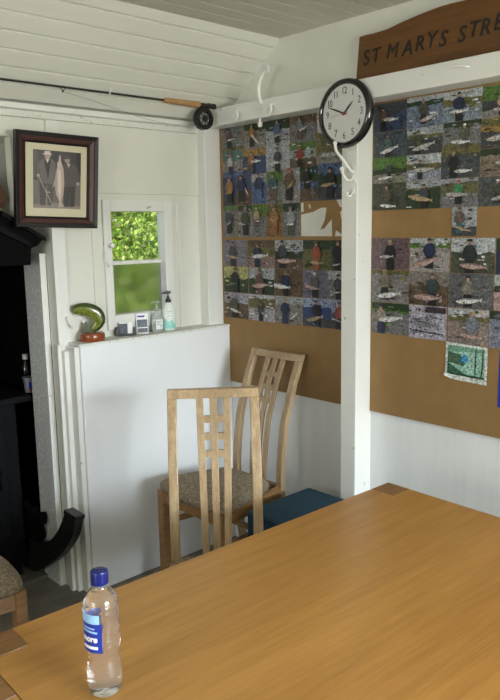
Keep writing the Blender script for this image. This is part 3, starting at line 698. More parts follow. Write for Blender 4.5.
# per photo: background bands, angler (centre, height, coat, legs, hat, base), fish (centre, length, tilt, colour), description
D = dict(
 A=[([(.15, GW), (0, OL)], (.38, .85, (.14, .06, .06), BK, BK, .1), (.5, .48, .42, 5, WHF), 'dark red figure on grey river'),
    ([(.75, DG), (0, ROCK)], (.40, .9, ORG, BK, BRN, .1), (.55, .38, .55, -42, WHF), 'orange coat with fish hanging steeply'),
    ([(.62, DG), (0, WT)], (.5, .85, BL, BK, GRY, .12), (.5, .4, .4, 10, SIL), 'blue coat against pale river'),
    ([(.7, BRN), (0, GW)], (.38, .88, GRY, BRN, BRN, .1), (.55, .5, .42, 18, WHF), 'grey coat below brown bank'),
    ([(.4, SKY), (0, OL)], (.55, .8, NV, NV, BK, .05), None, 'navy waders half behind the clock')],
 B=[([(.6, (.10, .20, .18)), (.2, ROCK), (0, BL)], (.42, .8, (.5, .52, .52), NV, GRY, .08), None, 'pale jacket with teal river behind'),
    ([(.72, AUT), (0, BW)], (.40, .85, ORG, BRN, BRN, .05), (.6, .5, .5, 0, WHF), 'autumn trees above bright blue water'),
    ([(0, WT)], (.52, .95, DW, BK, OLV, 0), (.45, .35, .5, -5, WHF), 'dark coat in front of white water'),
    ([(.72, GN), (.35, WT), (0, BRN)], (.42, .85, RD, BK, GRY, .0), None, 'bright red coat under green bank'),
    ([(.55, OL), (0, ROCK)], None, (.5, .5, .8, 0, SIL), 'one large fish lying on stones')],
 C=[([(.35, BW), (0, DW)], (.55, .9, ORG, BK, BRN, .1), (.5, .45, .6, 0, AUT), 'orange figure on deep blue, portrait'),
    ([(.5, BW), (0, BRN)], (.35, .9, NV, BK, BK, .12), (.75, .45, .5, -60, WHF), 'navy figure beside white splash'),
    ([(.7, WT), (0, BL)], (.55, .92, NV, (.08, .14, .3), NV, .1), None, 'navy angler wading in blue water'),
    ([(.68, GN), (0, GW)], (.42, .85, TEAL, BRN, OLV, .1), (.6, .5, .5, 8, SIL), 'teal coat beneath green trees'),
    ([(0, (.30, .29, .28))], (.42, .95, BRN, BK, RD, .08), (.5, .52, .6, 40, TAN), 'brown coat and red cap on grey'),
    ([(.55, DG), (.35, BL), (0, BRN)], (.42, .62, BK, BK, OLV, .35), (.55, .55, .4, 10, SIL), 'small black figure before forest'),
    ([(.7, BL), (.4, DG), (0, DW)], (.5, .85, BK, BK, BK, .05), (.42, .42, .65, 5, TAN), 'black coat with tan fish, blue sky')],
 D=[([(.85, GN), (0, GW)], (.5, .8, DW, BK, GRY, .12), (.5, .45, .5, 30, SIL), 'dark figure on plain grey water'),
    ([(.8, DG), (0, (.26, .25, .24))], (.6, .9, OLV, BK, GRY, .05), (.35, .42, .6, -8, SIL), 'olive coat with fish at left'),
    ([(.7, GN), (.62, OL), (0, GW)], (.4, .62, TAN, BRN, TAN, .3), (.5, .5, .45, 0, WHF), 'tan figure under green bank'),
    ([(.72, OL), (0, (.26, .13, .05))], (.5, .9, ORG, (.3, .14, .05), BRN, .05), (.45, .5, .6, -20, TAN), 'orange-brown figure in brown water'),
    ([(.78, DG), (0, GW)], (.5, .85, (.35, .37, .38), OLV, GRY, .05), (.5, .38, .5, 0, WHF), 'pale jacket with white fish')],
 E=[([(0, (.24, .22, .26))], (.42, .95, DW, BK, BK, 0), (.48, .35, .5, -4, TAN), 'black coat in rippled violet water'),
    ([(.75, BRN), (.45, OL), (0, (.28, .19, .18))], (.38, .9, NV, NV, BRN, 0), (.5, .42, .7, 5, WHF), 'navy waders beside yellow bushes'),
    ([(.6, WT), (.35, DG), (0, BRN)], (.3, 1.0, DW, BK, BK, 0), (.45, .28, .8, 2, PINK), 'hooded dark figure with long pink fish'),
    ([(.7, DG), (0, OL)], (.52, .95, (.35, .09, .04), (.3, .1, .05), OLV, 0), (.55, .25, .6, -2, TAN), 'rust red coat before autumn wood'),
    ([(.75, DG), (0, OLV)], (.6, 1.0, BK, BK, BRN, 0), (.5, .2, .7, 10, SIL), 'black coat cropped by the post')],
 F=[([(.55, (.5, .48, .2)), (0, DG)], (.5, .98, BK, BK, BK, 0), (.4, .35, .4, 0, GN), 'black silhouette against yellow leaves'),
    ([(.6, WT), (0, DG)], (.45, .95, (.16, .09, .10), (.15, .08, .08), BRN, 0), (.5, .35, .8, 5, PINK), 'mauve shirt with pink salmon'),
    ([(0, BRN)], (.42, .95, NV, BK, (.25, .2, .17), 0), (.25, .35, .8, -4, WHF), 'navy coat and white fish on brown'),
    ([(0, (.17, .16, .22))], (.52, .9, (.10, .10, .12), BK, WHF, .02), (.42, .38, .75, -8, PINK), 'white cap and pale sleeves, violet water'),
    ([(.7, WT), (0, GW)], (.7, .9, DW, BK, BK, 0), (.6, .25, .6, 5, SIL), 'dark back turned beneath pale sky')],
 G=[([(.6, (.4, .4, .48)), (0, BRN)], (.45, .95, OLV, BK, TAN, .02), (.5, .3, .55, -12, WHF), 'olive coat in front of golden bush'),
    ([(.85, SKY), (.5, OL), (0, (.45, .43, .48))], (.5, .75, DW, BK, BK, 0), (.7, .25, .4, -20, WHF), 'kneeling dark figure, pale valley sky'),
    ([(.7, WT), (0, ROCK)], (.38, .95, NV, NV, TAN, 0), (.72, .32, .4, 35, WHF), 'two anglers with a curved white fish'),
    ([(.7, (.35, .42, .6)), (.35, (.03, .06, .22)), (0, DW)], (.5, .85, BK, BK, BK, .1), (.45, .3, .7, 14, TAN), 'black cap, deep blue water behind'),
    ([(.55, (.3, .35, .5)), (0, DW)], (.7, .95, (.3, .08, .06), BK, BRN, 0), (.6, .3, .7, -15, SIL), 'red coat half hidden by post')],
 H=[([(.6, DW), (0, (.05, .07, .13))], (.32, .85, BRN, BK, BK, 0), (.55, .4, .55, -3, WHF), 'crouching figure on dark blue river'),
    ([(.85, WT), (.72, DG), (0, (.18, .22, .30))], (.5, .8, OLV, BK, GRY, .1), (.65, .28, .6, 15, SIL), 'olive coat before grey rapids'),
    ([(.75, SKY), (.5, OL), (0, (.25, .30, .36))], (.45, .95, NV, BK, BK, 0), (.45, .32, .55, 0, WHF), 'black cap and navy jacket, yellow bank'),
    ([(.55, GN), (.2, DW), (0, ROCK)], (.5, .75, TAN, BK, DG, .05), (.5, .25, .5, 0, SIL), 'green trees and dark bank')],
 I=[([(0, (.07, .09, .11))], (.45, .9, (.10, .16, .15), BK, BRN, 0), (.5, .28, .65, 14, WHF), 'teal sleeves kneeling with white fish'),
    ([(.75, WT), (.6, OL), (0, DW)], (.35, .9, OLV, BK, DG, 0), (.5, .28, .75, 12, SIL), 'camouflage coat under brown hill'),
    ([(.8, DG), (.2, GW), (0, OL)], (.6, .85, (.13, .13, .09), OLV, WHF, .05), (.5, .28, .6, -3, WHF), 'pale cap leaning over grassy bank'),
    ([(.75, OL), (.55, AUT), (0, DW)], (.7, .7, DW, BK, BRN, 0), (.5, .35, .8, 8, SIL), 'autumn bank with long grey fish')],
 J=[([(.55, GN), (.35, DG), (0, ROCK)], (.52, .6, DW, BK, GRY, .2), (.4, .2, .5, 5, WHF), 'distant angler below green bank'),
    ([(.65, SKY), (.4, OL), (0, (.35, .37, .45))], (.42, .75, DW, BK, BRN, .05), (.55, .42, .7, 0, SIL), 'low dark hills over pale river'),
    ([(.85, OL), (0, (.07, .08, .09))], (.35, .95, BK, BK, TAN, .03), (.6, .25, .55, 0, WHF), 'black coat kneeling on dark rippled water'),
    ([(.75, DG), (0, (.25, .2, .15))], (.75, .8, PINK, BK, BRN, .1), (.6, .45, .5, -5, SIL), 'fair shoulders against sunlit stones')],
 K=[([(0, OLV)], (.45, .95, (.11, .09, .06), OLV, DG, 0), (.5, .15, .55, -4, WHF), 'olive hooded coat before dry grass'),
    ([(.78, WT), (.7, OL), (0, DG)], (.55, .9, DW, BK, BK, 0), (.45, .38, .85, -10, TAN), 'black cap with huge brown fish'),
    ([(.85, WT), (.5, OL), (0, GW)], (.5, .85, (.06, .30, .12), BK, RD, .1), (.45, .45, .7, -2, SIL), 'green jacket and red cap'),
    ([(0, (.09, .10, .10))], (.5, .8, OLV, BK, WHF, .1), (.6, .3, .6, 12, SIL), 'white hat on dark rippled river')],
 L=[([(.3, WT), (0, DW)], (.35, .9, (.15, .10, .09), TEAL, BRN, .1), (.5, .25, .75, -16, TAN), 'teal trousers crouching over brown fish')],
 M=[([(0, (.16, .11, .12))], (.52, .95, BK, BK, TAN, 0), (.42, .42, .45, 3, SIL), 'brimmed hat on dark mauve water'),
    ([(.85, SKY), (.7, GN), (0, (.40, .36, .36))], (.52, .9, NV, BK, BK, .1), (.42, .28, .85, 16, PINK), 'navy jumper and long pink salmon'),
    ([(.6, SKY), (0, OLV)], (.45, .98, (.02, .03, .03), BK, BK, 0), (.55, .2, .75, -4, PINK), 'tall hooded black figure with salmon'),
    ([(.7, DG), (0, NV)], (.7, .8, NV, BK, BK, 0), (.5, .25, .6, 0, SIL), 'deep blue coat under dark trees')],
 N=[([(.85, OL), (0, (.24, .22, .22))], (.38, .95, (.22, .19, .14), BK, TAN, .1), (.5, .25, .75, 8, WHF), 'khaki jacket bending over a salmon'),
    ([(.6, (.25, .22, .2)), (0, BRN)], (.62, .98, (.04, .06, .06), BK, BRN, 0), (.5, .25, .85, 0, PINK), 'dark green coat filling the frame'),
    ([(0, (.14, .14, .15))], (.45, .9, (.25, .23, .19), BK, BK, .05), (.48, .22, .7, 5, WHF), 'stone coloured jacket kneeling in rippled water'),
    ([(.7, (.5, .5, .5)), (.5, DG), (0, PINK)], (.7, .8, (.1, .1, .2), BK, BK, 0), (.5, .3, .6, 0, SIL), 'pinkish shore below white sky')],
 O=[([(.78, DG), (.7, GN), (0, (.20, .19, .20))], (.28, .95, (.35, .28, .24), NV, NV, 0), (.55, .5, .75, 8, WHF), 'blue cap and cream sleeves'),
    ([(0, (.48, .46, .56))], None, (.5, .45, .8, -6, GRY), 'single fish lying on snow'),
    ([(.8, SKY), (.65, OL), (0, (.30, .24, .22))], (.62, .95, (.22, .25, .30), (.25, .2, .18), TAN, 0), (.6, .25, .65, -4, PINK), 'blond hair and grey fleece'),
    ([(.75, DG), (0, (.25, .27, .36))], (.6, .8, NV, BK, BK, 0), (.5, .3, .6, 0, SIL), 'navy coat beside grey-blue river')],
)
rows = dict(A='first', B='second', C='third', D='fourth', E='fifth', F='sixth', G='bottom', H='first', I='second', J='third', K='fourth', L='', M='fifth', N='sixth', O='bottom')
for r_ in 'ABCDEFGHIJKLMNO':
    left = r_ in 'ABCDEFG'
    for rect, (bgc, an, fi, ds) in zip(RECT[r_], D[r_]):
        if r_ == 'L': lab = 'lone print on the bare strip, '+ds
        else: lab = '%s, %s row of the %s board' % (ds, rows[r_], 'left' if left else 'right')
        ex = ()
        if ds.startswith('single fish lying'):
            ex = [([(.1, .22), (.95, .16), (.95, .19), (.1, .25)], (.03, .02, .03)), ([(.45, .8), (1, .8), (1, .97), (.5, .98)], (.05, .03, .04))]
            q = random.Random(5)
            ex += [([(a, b_), (a+.05, b_+.01), (a+.04, b_+.06), (a-.01, b_+.05)], (.05, .045, .06)) for a, b_ in [(q.uniform(.05, .9), q.uniform(.05, .9)) for _ in range(26)]]
        photo('photograph', rect, bgc, an, fi, ex, lab, 'angling photographs on the left board' if left else 'angling photographs on the right board', x=2.2738)
# green river photo hanging below, curled corner
def grn():
    y0, y1, z0, z1 = 1.402, 1.236, .998, 1.132
    def f(u, v, k):
        curl = .010*max(0, .17-u-v)/.17
        return (2.2722-k-curl, y0+(y1-y0)*u-.0, z0+(z1-z0)*v-.006*u+(.012 if (u < .1 and v < .1) else 0))
    c = Col(f, .0003)
    N = 6
    for i in range(N):
        for j in range(N): c.poly([(i/N, j/N), ((i+1)/N, j/N), ((i+1)/N, (j+1)/N), (i/N, (j+1)/N)], (.75, .80, .76), False)
    c.k = 1
    a, b_ = .06, .94
    c.poly([(a, .14), (b_, .14), (b_, .93), (a, .93)], (.38, .66, .55))
    c.poly([(a, .93), (b_, .93), (b_, .84), (.4, .80), (a, .72)], (.20, .42, .30))
    c.poly([(a, .14), (.60, .14), (.35, .28), (a, .45)], (.05, .16, .09))
    c.poly([(a, .45), (.2, .45), (.45, .40), (.50, .52), (.35, .72), (a, .74)], (.08, .17, .10))
    c.poly([(.38, .52), (.50, .50), (.56, .60), (.50, .74), (.40, .68)], (.05, .32, .62))
    c.poly([(.56, .58), (.68, .57), (.68, .59), (.56, .60)], (.05, .2, .3))
    c.poly([(.72, .18), (.74, .18), (.75, .9), (.72, .9)], (.04, .08, .05))
    c.poly([(.86, .2), (.89, .2), (.92, .55), (.91, .9), (.88, .9), (.89, .55)], (.04, .07, .04))
    c.poly([(a, .14), (b_, .14), (b_, .20), (a, .18)], (.03, .08, .05))
    return tag(c.build('photograph'), 'green lake photograph with white border and curled corner, below the others', 'photograph')
grn()
bm = boxm(2.2732, 2.2742, 1.075, 1.193, .923, 1.123)
tag(obj('poster', bm, 'labelblue'), 'blue edged notice at the right edge of the right board', 'poster')

# ============================================================ SIGN ON THE BEAM
sg = empty('wooden_sign', (2.265, 1.2, 2.083), 0, 'long brown wooden sign with shaped top and black carved capitals on beam', 'sign')
top = [(1.800, 2.252), (1.77, 2.253), (1.74, 2.252), (1.708, 2.253), (1.68, 2.254), (1.65, 2.258), (1.615, 2.265), (1.578, 2.270), (1.54, 2.275), (1.50, 2.279), (1.457, 2.283), (1.41, 2.284), (1.36, 2.282), (1.30, 2.285), (1.15, 2.292), (1.0, 2.285), (.85, 2.27), (.70, 2.255)]
pts = [(-.009, y-1.2, z-2.083) for y, z in top]+[(-.009, .70-1.2, .001), (-.009, 1.815-1.2, .001)]
bm = BM(); extrude_poly(bm, pts, (.018, 0, 0)); obj('sign_board', bm, 'sign', sg, bevel=.0025)
letters = [('S', 1.768, 2.168, .066, 8), ('T', 1.724, 2.170, .062, 4), ('M', 1.650, 2.172, .066, 0), ('A', 1.584, 2.170, .066, 0), ('R', 1.533, 2.176, .064, 0), ('Y', 1.487, 2.180, .066, -2), ('S', 1.440, 2.174, .066, -4),
           ('S', 1.368, 2.174, .064, 0), ('T', 1.325, 2.182, .062, 0), ('R', 1.283, 2.180, .064, 0), ('E', 1.238, 2.186, .064, 0)]
for chh, y, z, s, rot in letters:
    bm = text_mesh(chh, s*1.12, .0012, shear=.22, font_off=0 if chh == 'M' else .0008)
    a = R(rot)
    xform(bm, lambda c: (-.0100-c.z, y-1.2-(c.x*math.cos(a)-c.y*math.sin(a))*.92, z-2.083+(c.x*math.sin(a)+c.y*math.cos(a))))
    obj('letter', bm, 'ink', sg)

# ============================================================ CLOCK
ck = empty('wall_clock', (2.183, 1.790, 1.966), 0, 'round black rimmed wall clock with white face hanging on the post', 'clock')
RC = .126
bm = BM(); lathe(bm, [(.10, 0), (RC-.006, 0), (RC-.002, -.006), (RC, -.016), (RC-.004, -.029), (RC-.011, -.035), (RC-.018, -.034), (RC-.0215, -.028), (RC-.0225, -.023), (.095, -.021)], 72, axis='x'); obj('rim', bm, 'clockrim', ck, smooth=True, autosmooth=50)
bm = BM(); lathe(bm, [(RC-.0225, -.0215), (RC-.0225, -.0240)], 64, axis='x'); obj('dial', bm, 'clockface', ck)
for i in range(1, 13):
    a = R(30*i); rr = .081
    bm = text_mesh(str(i), .036, .0003, spacing=.85)
    cy, cz = -math.sin(a)*rr, math.cos(a)*rr
    xform(bm, lambda c: (-.0244-c.z, cy-c.x*.82, cz+c.y)); obj('numeral', bm, 'black', ck)
def hand(ang, L_, w0, back, m_, x, name):
    a = R(ang); d = Vector((0, -math.sin(a), math.cos(a))); n_ = Vector((0, -math.cos(a), -math.sin(a)))
    bm = BM(); P = [d*-back+n_*w0*.8, d*-back-n_*w0*.8, d*L_*.5-n_*w0, d*L_-n_*w0*.4, d*L_+n_*w0*.4, d*L_*.5+n_*w0]
    extrude_poly(bm, [p+Vector((x, 0, 0)) for p in P], (-.0008, 0, 0)); obj(name, bm, m_, ck)
hand(47, .056, .0036, .010, 'black', -.0256, 'hour_hand')
hand(291, .082, .0028, .012, 'black', -.0267, 'minute_hand')
hand(262, .070, .0006, .016, 'red', -.0278, 'second_hand')
bm = BM(); lathe(bm, [(.005, -.024), (.005, -.0290)], 16, axis='x'); obj('hand_boss', bm, 'red', ck)
bm = BM(); lathe(bm, [(RC-.0200, -.0310), (RC-.0200, -.0314)], 64, axis='x'); obj('clock_glass', bm, 'pglass', ck)

# ============================================================ HOOKS
def hook(name, pts, rad, label, loc, balls=(), plate=None):
    h = empty(name, loc, 0, label, 'hook', 'white painted coat hooks')
    bm = BM(); sweep(bm, smoothpts(pts, 6), rad, 10); obj('hook_arm', bm, 'whitemetal', h, smooth=True)
    for b_, r_ in balls:
        bm = BM(); bmesh.ops.create_uvsphere(bm, u_segments=14, v_segments=10, radius=r_); xform(bm, lambda c: c+Vector(b_)); obj('ball_end', bm, 'whitemetal', h, smooth=True)
    if plate: obj('back_plate', boxm(*plate), 'whitemetal', h, bevel=.002)
    return h
# tall hook standing over the beam
hook('coat_hook', [(-.002, 0, .015), (-.012, 0, .035), (-.018, -.002, .075), (-.016, -.018, .120), (-.022, -.045, .148), (-.030, -.068, .150), (-.035, -.078, .135)], .008, 'tall white coat hook curving up above the beam near the ceiling slope', (2.184, 2.258, 2.050), [((-.036, -.080, .130), .008)], (-.003, 0, -.012, .012, -.01, .03))
for y, t_ in ((2.395, 'nearest the fishing reel'), (2.190, 'midway between reel and clock')):
    hook('cup_hook', [(0, 0, .016), (-.012, 0, .016), (-.020, .004, .006), (-.024, .012, -.012), (-.026, .006, -.024), (-.028, -.008, -.024), (-.028, -.016, -.010), (-.028, -.016, .006)], .0048, 'small white cup hook on the beam face, '+t_, (2.184, y, 2.036), [], (-.0028, 0, -.010, .010, .004, .028))
hook('cup_hook', [(0, 0, 0), (-.012, .0, 0), (-.022, .02, .004), (-.024, .05, .006)], .0036, 'tiny white hook on the beam face just below the sign', (2.184, 1.295, 2.052))
pg = BM(); lathe(pg, [(.005, .0), (.005, -.012), (.010, -.014), (.010, -.030), (.007, -.034)], 14, org=(2.20, 2.285, 2.008)); tag(obj('peg', pg, 'whitemetal', smooth=True, autosmooth=40), 'short white peg hanging under the beam over the left photographs', 'peg')
# post hooks
hook('coat_hook', [(0, -.01, .01), (-.014, -.010, .012), (-.030, -.004, .030), (-.045, .010, .058), (-.052, .030, .085), (-.052, .036, .110)], .0055, 'large white double coat hook on the post just below the clock', (2.184, 1.775, 1.745),
     [((-.052, .036, .114), .008)], (-.003, 0, -.022, .004, -.03, .03))
hk = hook('coat_hook', [(0, 0, 0), (-.014, .002, -.014), (-.032, .008, -.012), (-.044, .014, .004), (-.046, .018, .020)], .0050, 'short lower arm hook with round knob beneath the clock hook', (2.184, 1.764, 1.738), [((-.046, .018, .024), .009)])
hook('coat_hook', [(0, 0, .014), (-.006, 0, .002), (-.014, .003, -.008), (-.022, .008, -.008), (-.025, .011, .000)], .0040, 'lowest white hook on the post beside the torn paper', (2.184, 1.764, 1.672), [((-.025, .011, .003), .006)], (-.003, 0, -.007, .007, 0, .028))
hook('cup_hook', [(0, 0, 0), (-.014, 0, 0), (-.024, 0, -.012), (-.028, -.006, -.036), (-.020, -.014, -.046), (-.010, -.016, -.036)][::1], .003, 'thin bent wire hook on the batten beside the green fish', (1.452, 2.683, 1.20))
for o in [o for o in bpy.data.objects if o.name.startswith('cup_hook') and o.get('label', '').startswith('thin')]: o.rotation_euler = (0, 0, R(90))

# ============================================================ FRAMED PHOTOGRAPH
fr = empty('framed_picture', (1.4138, 2.655, 1.567), 0, 'framed sepia photograph of two men with a huge fish, dark mahogany frame', 'picture')
W_, H_ = .338, .360
def fring(bm, a, b_, y0, y1, ch=.0):
    o_ = [(-W_/2+a, a), (W_/2-a, a), (W_/2-a, H_-a), (-W_/2+a, H_-a)]; i_ = [(-W_/2+b_, b_), (W_/2-b_, b_), (W_/2-b_, H_-b_), (-W_/2+b_, H_-b_)]
    L1 = [[bm.verts.new((x, y, z)) for x, z in pp] for pp, y in ((o_, y1), (o_, y0), (i_, y0+ch), (i_, y1))]
    for k in range(4):
        for q in range(4): bm.faces.new((L1[k][q], L1[k][(q+1) % 4], L1[(k+1) % 4][(q+1) % 4], L1[(k+1) % 4][q]))
def lean(o): o.rotation_euler = (0, 0, 0)
bm = BM(); fring(bm, 0, .017, -.030, 0, .004); obj('outer_frame', bm, 'frameblack', fr, bevel=.002)
bm = BM(); fring(bm, .017, .034, -.026, 0, .006); obj('inner_frame', bm, 'framered', fr, bevel=.0015)
bm = BM(); fring(bm, .034, .042, -.020, 0, .004); obj('slip', bm, 'frameblack', fr)
bm = boxm(-W_/2+.042, W_/2-.042, -.010, -.004, .042, H_-.042); obj('mount', bm, 'mount', fr)
px0, px1, pz0, pz1 = -W_/2+.074, W_/2-.068, .074, H_-.066
c = Col(lambda u, v, k: (px0+(px1-px0)*u, -.0102-k, pz0+(pz1-pz0)*v), .0002)
SP = lambda v: (v**1.4*1.0, v**1.4*.82, v**1.4*.73)
c.poly([(0, 0), (1, 0), (1, 1), (0, 1)], SP(.10)); c.poly([(0, .48), (.3, .5), (.6, .46), (1, .5), (1, 0), (0, 0)], SP(.24)); c.poly([(0, .06), (.5, .1), (1, .05), (1, 0), (0, 0)], SP(.36))
c.poly([(0, 1), (0, .5), (.1, .55), (.12, .8), (.06, 1)], SP(.16)); c.poly([(.9, 1), (.92, .7), (1, .6), (1, 1)], SP(.05))
# left man: boater, long coat
c.poly([(.14, .05), (.40, .05), (.43, .48), (.12, .46)], SP(.13)); c.poly([(.25, .05), (.29, .05), (.28, .40), (.27, .40)], SP(.35))
c.poly([(.06, .62), (.12, .80), (.24, .86), (.36, .86), (.46, .80), (.46, .45), (.36, .42), (.14, .44), (.08, .5)], SP(.22)); c.poly([(.22, .82), (.30, .50), (.36, .82), (.30, .86)], SP(.05)); c.poly([(.255, .85), (.29, .78), (.325, .85)], SP(.75))
c.poly([(.06, .62), (.14, .70), (.13, .60), (.12, .46), (.04, .52)], SP(.18))
c.ell(.29, .905, .062, .055, SP(.50)); c.poly([(.19, .925), (.38, .93), (.38, .945), (.19, .94)], SP(.78)); c.poly([(.225, .94), (.35, .945), (.345, .985), (.23, .982)], SP(.74)); c.ell(.10, .56, .03, .025, SP(.55))
# right man: flat cap, jacket
c.poly([(.64, .04), (.86, .04), (.88, .42), (.62, .42)], SP(.07)); c.poly([(.74, .04), (.76, .04), (.76, .32)], SP(.2))
c.poly([(.56, .72), (.64, .80), (.80, .80), (.92, .74), (.97, .50), (.90, .40), (.62, .38), (.60, .55)], SP(.17)); c.poly([(.69, .80), (.73, .72), (.77, .80)], SP(.6))
c.ell(.70, .855, .058, .055, SP(.45)); c.poly([(.61, .87), (.78, .88), (.80, .91), (.74, .945), (.66, .94), (.62, .91)], SP(.14)); c.ell(.93, .45, .035, .03, SP(.5))
# fish hanging nose up
c.poly([(.53, .93), (.56, .93), (.57, .82), (.62, .70), (.64, .45), (.62, .25), (.58, .12), (.62, .03), (.50, .02), (.53, .12), (.46, .25), (.43, .45), (.46, .66), (.51, .80)], SP(.55)); c.poly([(.50, .70), (.56, .68), (.58, .40), (.55, .15), (.50, .30)], SP(.72))
c.ell(.53, .77, .05, .06, SP(.62)); c.poly([(.44, .40), (.38, .36), (.43, .50)], SP(.5))
# rod
c.poly([(.09, .55), (.105, .55), (.42, .02), (.40, .02)], SP(.5)); c.poly([(.24, .27), (.34, .27), (.34, .29), (.24, .29)], SP(.5))
c.build('print', 'attr', fr)
bm = boxm(-W_/2+.042, W_/2-.042, -.0145, -.0135, .042, H_-.042); obj('picture_glass', bm, 'pglass', fr)
fr.rotation_euler = (R(5), R(1.71), R(-5))

# ============================================================ FISHING ROD AND REEL
RY = 2.545
rd = empty('fishing_rod', (1.95, RY, 2.087), 0, 'black fly fishing rod with cork handle and black reel lying along ceiling slope', 'fishing rod')
bm = BM(); sweep(bm, [(-2.6, 0, -.004), (-.05, 0, 0)], [.0022, .0052], 10); obj('blank', bm, 'rod', rd, smooth=True)
bm = BM(); lathe(bm, [(.0055, -.062), (.0085, -.058), (.0105, -.045), (.0115, .0), (.012, .06), (.0135, .11), (.013, .128), (.011, .132)], 20, axis='x'); obj('cork_handle', bm, 'cork', rd, smooth=True)
bm = BM(); lathe(bm, [(.0095, .132), (.0095, .18), (.012, .182), (.012, .192), (.0095, .193), (.0095, .205), (.012, .207), (.012, .22), (.009, .222)], 20, axis='x'); obj('reel_seat', bm, 'reel', rd, smooth=True, autosmooth=40)
rl = empty('reel', (0.150, -.002, -.058), 0); rl.parent = rd
bm = BM(); box(bm, -.020, .026, -.005, .005, .044, .050); box(bm, -.006, .006, -.004, .004, .030, .050); sweep(bm, [(0, 0, .030), (0, 0, .046)], .008, 8); obj('reel_foot', bm, 'reel', rl)
bm = BM(); ringp = [(.036, -.016), (.046, -.016), (.047, -.012), (.047, .012), (.046, .016), (.036, .016)]
lathe(bm, [(.046, -.016), (.0475, -.012), (.0475, .012), (.046, .016), (.0385, .016), (.0385, -.016), (.046, -.016)], 48, axis='y', caps=False)
obj('reel_rim', bm, 'reel', rl, smooth=True, autosmooth=40)
bm = BM(); lathe(bm, [(.0375, .008), (.0375, .012), (.002, .012)], 40, axis='y'); obj('back_disc', bm, 'reel', rl)
bm = BM(); lathe(bm, [(.026, -.009), (.026, .0075)], 32, axis='y'); obj('line_spool', bm, 'fline', rl)
bm = BM()
lathe(bm, [(.032, -.015), (.0375, -.015), (.0375, -.011), (.032, -.011), (.032, -.015)], 40, axis='y', caps=False)
for k in range(8):
    a = 2*PI*k/8; sweep(bm, [(math.cos(a)*.010, -.013, math.sin(a)*.010), (math.cos(a)*.034, -.013, math.sin(a)*.034)], .0022, 6)
lathe(bm, [(.013, -.018), (.013, -.010)], 24, axis='y'); obj('spool_face', bm, 'reel', rl)
bm = BM(); lathe(bm, [(.003, -.034), (.005, -.030), (.0045, -.015)], 12, org=(.022, 0, .012), axis='y'); obj('reel_handle', bm, 'blackplastic', rl)
for x in (-.53, -1.1):
    bm = BM(); sweep(bm, smoothpts([(x-.012, 0, -.004), (x, 0, -.014), (x+.012, 0, -.004)]), .0014, 6); lathe(bm, [(.005, -.001), (.005, .001)], 12, org=(x, 0, -.016), axis='x'); obj('line_guide', bm, 'reel', rd)
bm = BM(); sweep(bm, smoothpts([(-.53, -.002, -.018), (-.42, -.002, -.035), (-.30, -.004, -.058), (-.18, -.006, -.082), (-.05, -.006, -.094), (.06, -.004, -.092), (.13, -.002, -.088)]), .0009, 6); obj('fly_line', bm, 'fline', rd)
# brackets that carry the rod: one small screw hook on the slope
hook('rod_hook', [(0, .068, -.002), (0, .030, -.012), (0, 0, -.018), (0, -.014, -.008), (0, -.014, .006)], .003, 'small hook holding up the fishing rod on the plank slope', (1.62, RY, 2.088+.009))

# ============================================================ LEDGE ITEMS (top at 1.0935)
LZ = 1.0932
# --- trout ornament
ft = empty('fish_ornament', (1.549, 2.652, LZ), R(-24), 'glossy green leaping trout ornament on a round polished wooden base', 'ornament')
bm = BM(); lathe(bm, [(.052, 0), (.055, .004), (.055, .026), (.052, .033), (.046, .036)], 40); obj('base', bm, 'base', ft, smooth=True, autosmooth=40)
sp = smoothpts([(.002, 0, .046), (.018, 0, .055), (.032, 0, .073), (.034, 0, .096), (.018, 0, .118), (-.010, 0, .131), (-.038, 0, .135), (-.058, 0, .133), (-.074, 0, .127)], 5)
N = len(sp); rad = []
for i in range(N):
    t = i/(N-1); rad.append(.0095+.0190*math.sin(min(1, t*1.02)*PI*.92)**.8 if t < .97 else .005)
bm = BM(); lay = bm.loops.layers.float_color.new('Col'); rings = []
for i, p in enumerate(sp):
    tt = (sp[min(i+1, N-1)]-sp[max(i-1, 0)]).normalized(); nn = Vector((tt.z, 0, -tt.x)) # in-plane normal
    rr = rad[i]; rings.append([bm.verts.new(p+nn*rr*math.cos(2*PI*k/16)+Vector((0, 1, 0))*rr*.52*math.sin(2*PI*k/16)) for k in range(16)])
for i in range(N-1):
    for k in range(16):
        f = bm.faces.new((rings[i][k], rings[i][(k+1) % 16], rings[i+1][(k+1) % 16], rings[i+1][k]))
        a = math.cos(2*PI*(k+.5)/16)   # -1 back?, +1 inside of curve
        back = a
        colr = srgb(58, 72, 30) if back > .55 else (srgb(112, 122, 44) if back > -.85 else srgb(196, 188, 130))
        for l in f.loops: l[lay] = (*colr, 1)
for r_ in (rings[0], rings[-1]):
    f = bm.faces.new(r_)
    for l in f.loops: l[lay] = (*srgb(70, 80, 36), 1)
obj('body', bm, 'fish', ft, smooth=True)
def fin(pts, name, th_=.003): 
    bm = BM(); extrude_poly(bm, [(x, -th_/2, z) for x, z in pts], (0, th_, 0)); obj(name, bm, 'fin', ft, bevel=.0008)
fin([(.008, .040), (-.030, .036), (-.044, .038), (-.034, .050), (-.028, .076), (-.020, .086), (-.008, .062), (.006, .054)], 'tail_fin')
fin([(.036, .112), (.050, .124), (.044, .134), (.022, .134)], 'dorsal_fin')
fin([(.054, .084), (.062, .074), (.052, .070)], 'adipose_fin')
fin([(-.034, .124), (-.040, .106), (-.026, .108), (-.020, .120)], 'pectoral_fin'); fin([(.006, .104), (.000, .092), (.012, .090), (.016, .098)], 'pelvic_fin'); fin([(.016, .066), (.006, .068), (.008, .078), (.020, .076)], 'anal_fin')
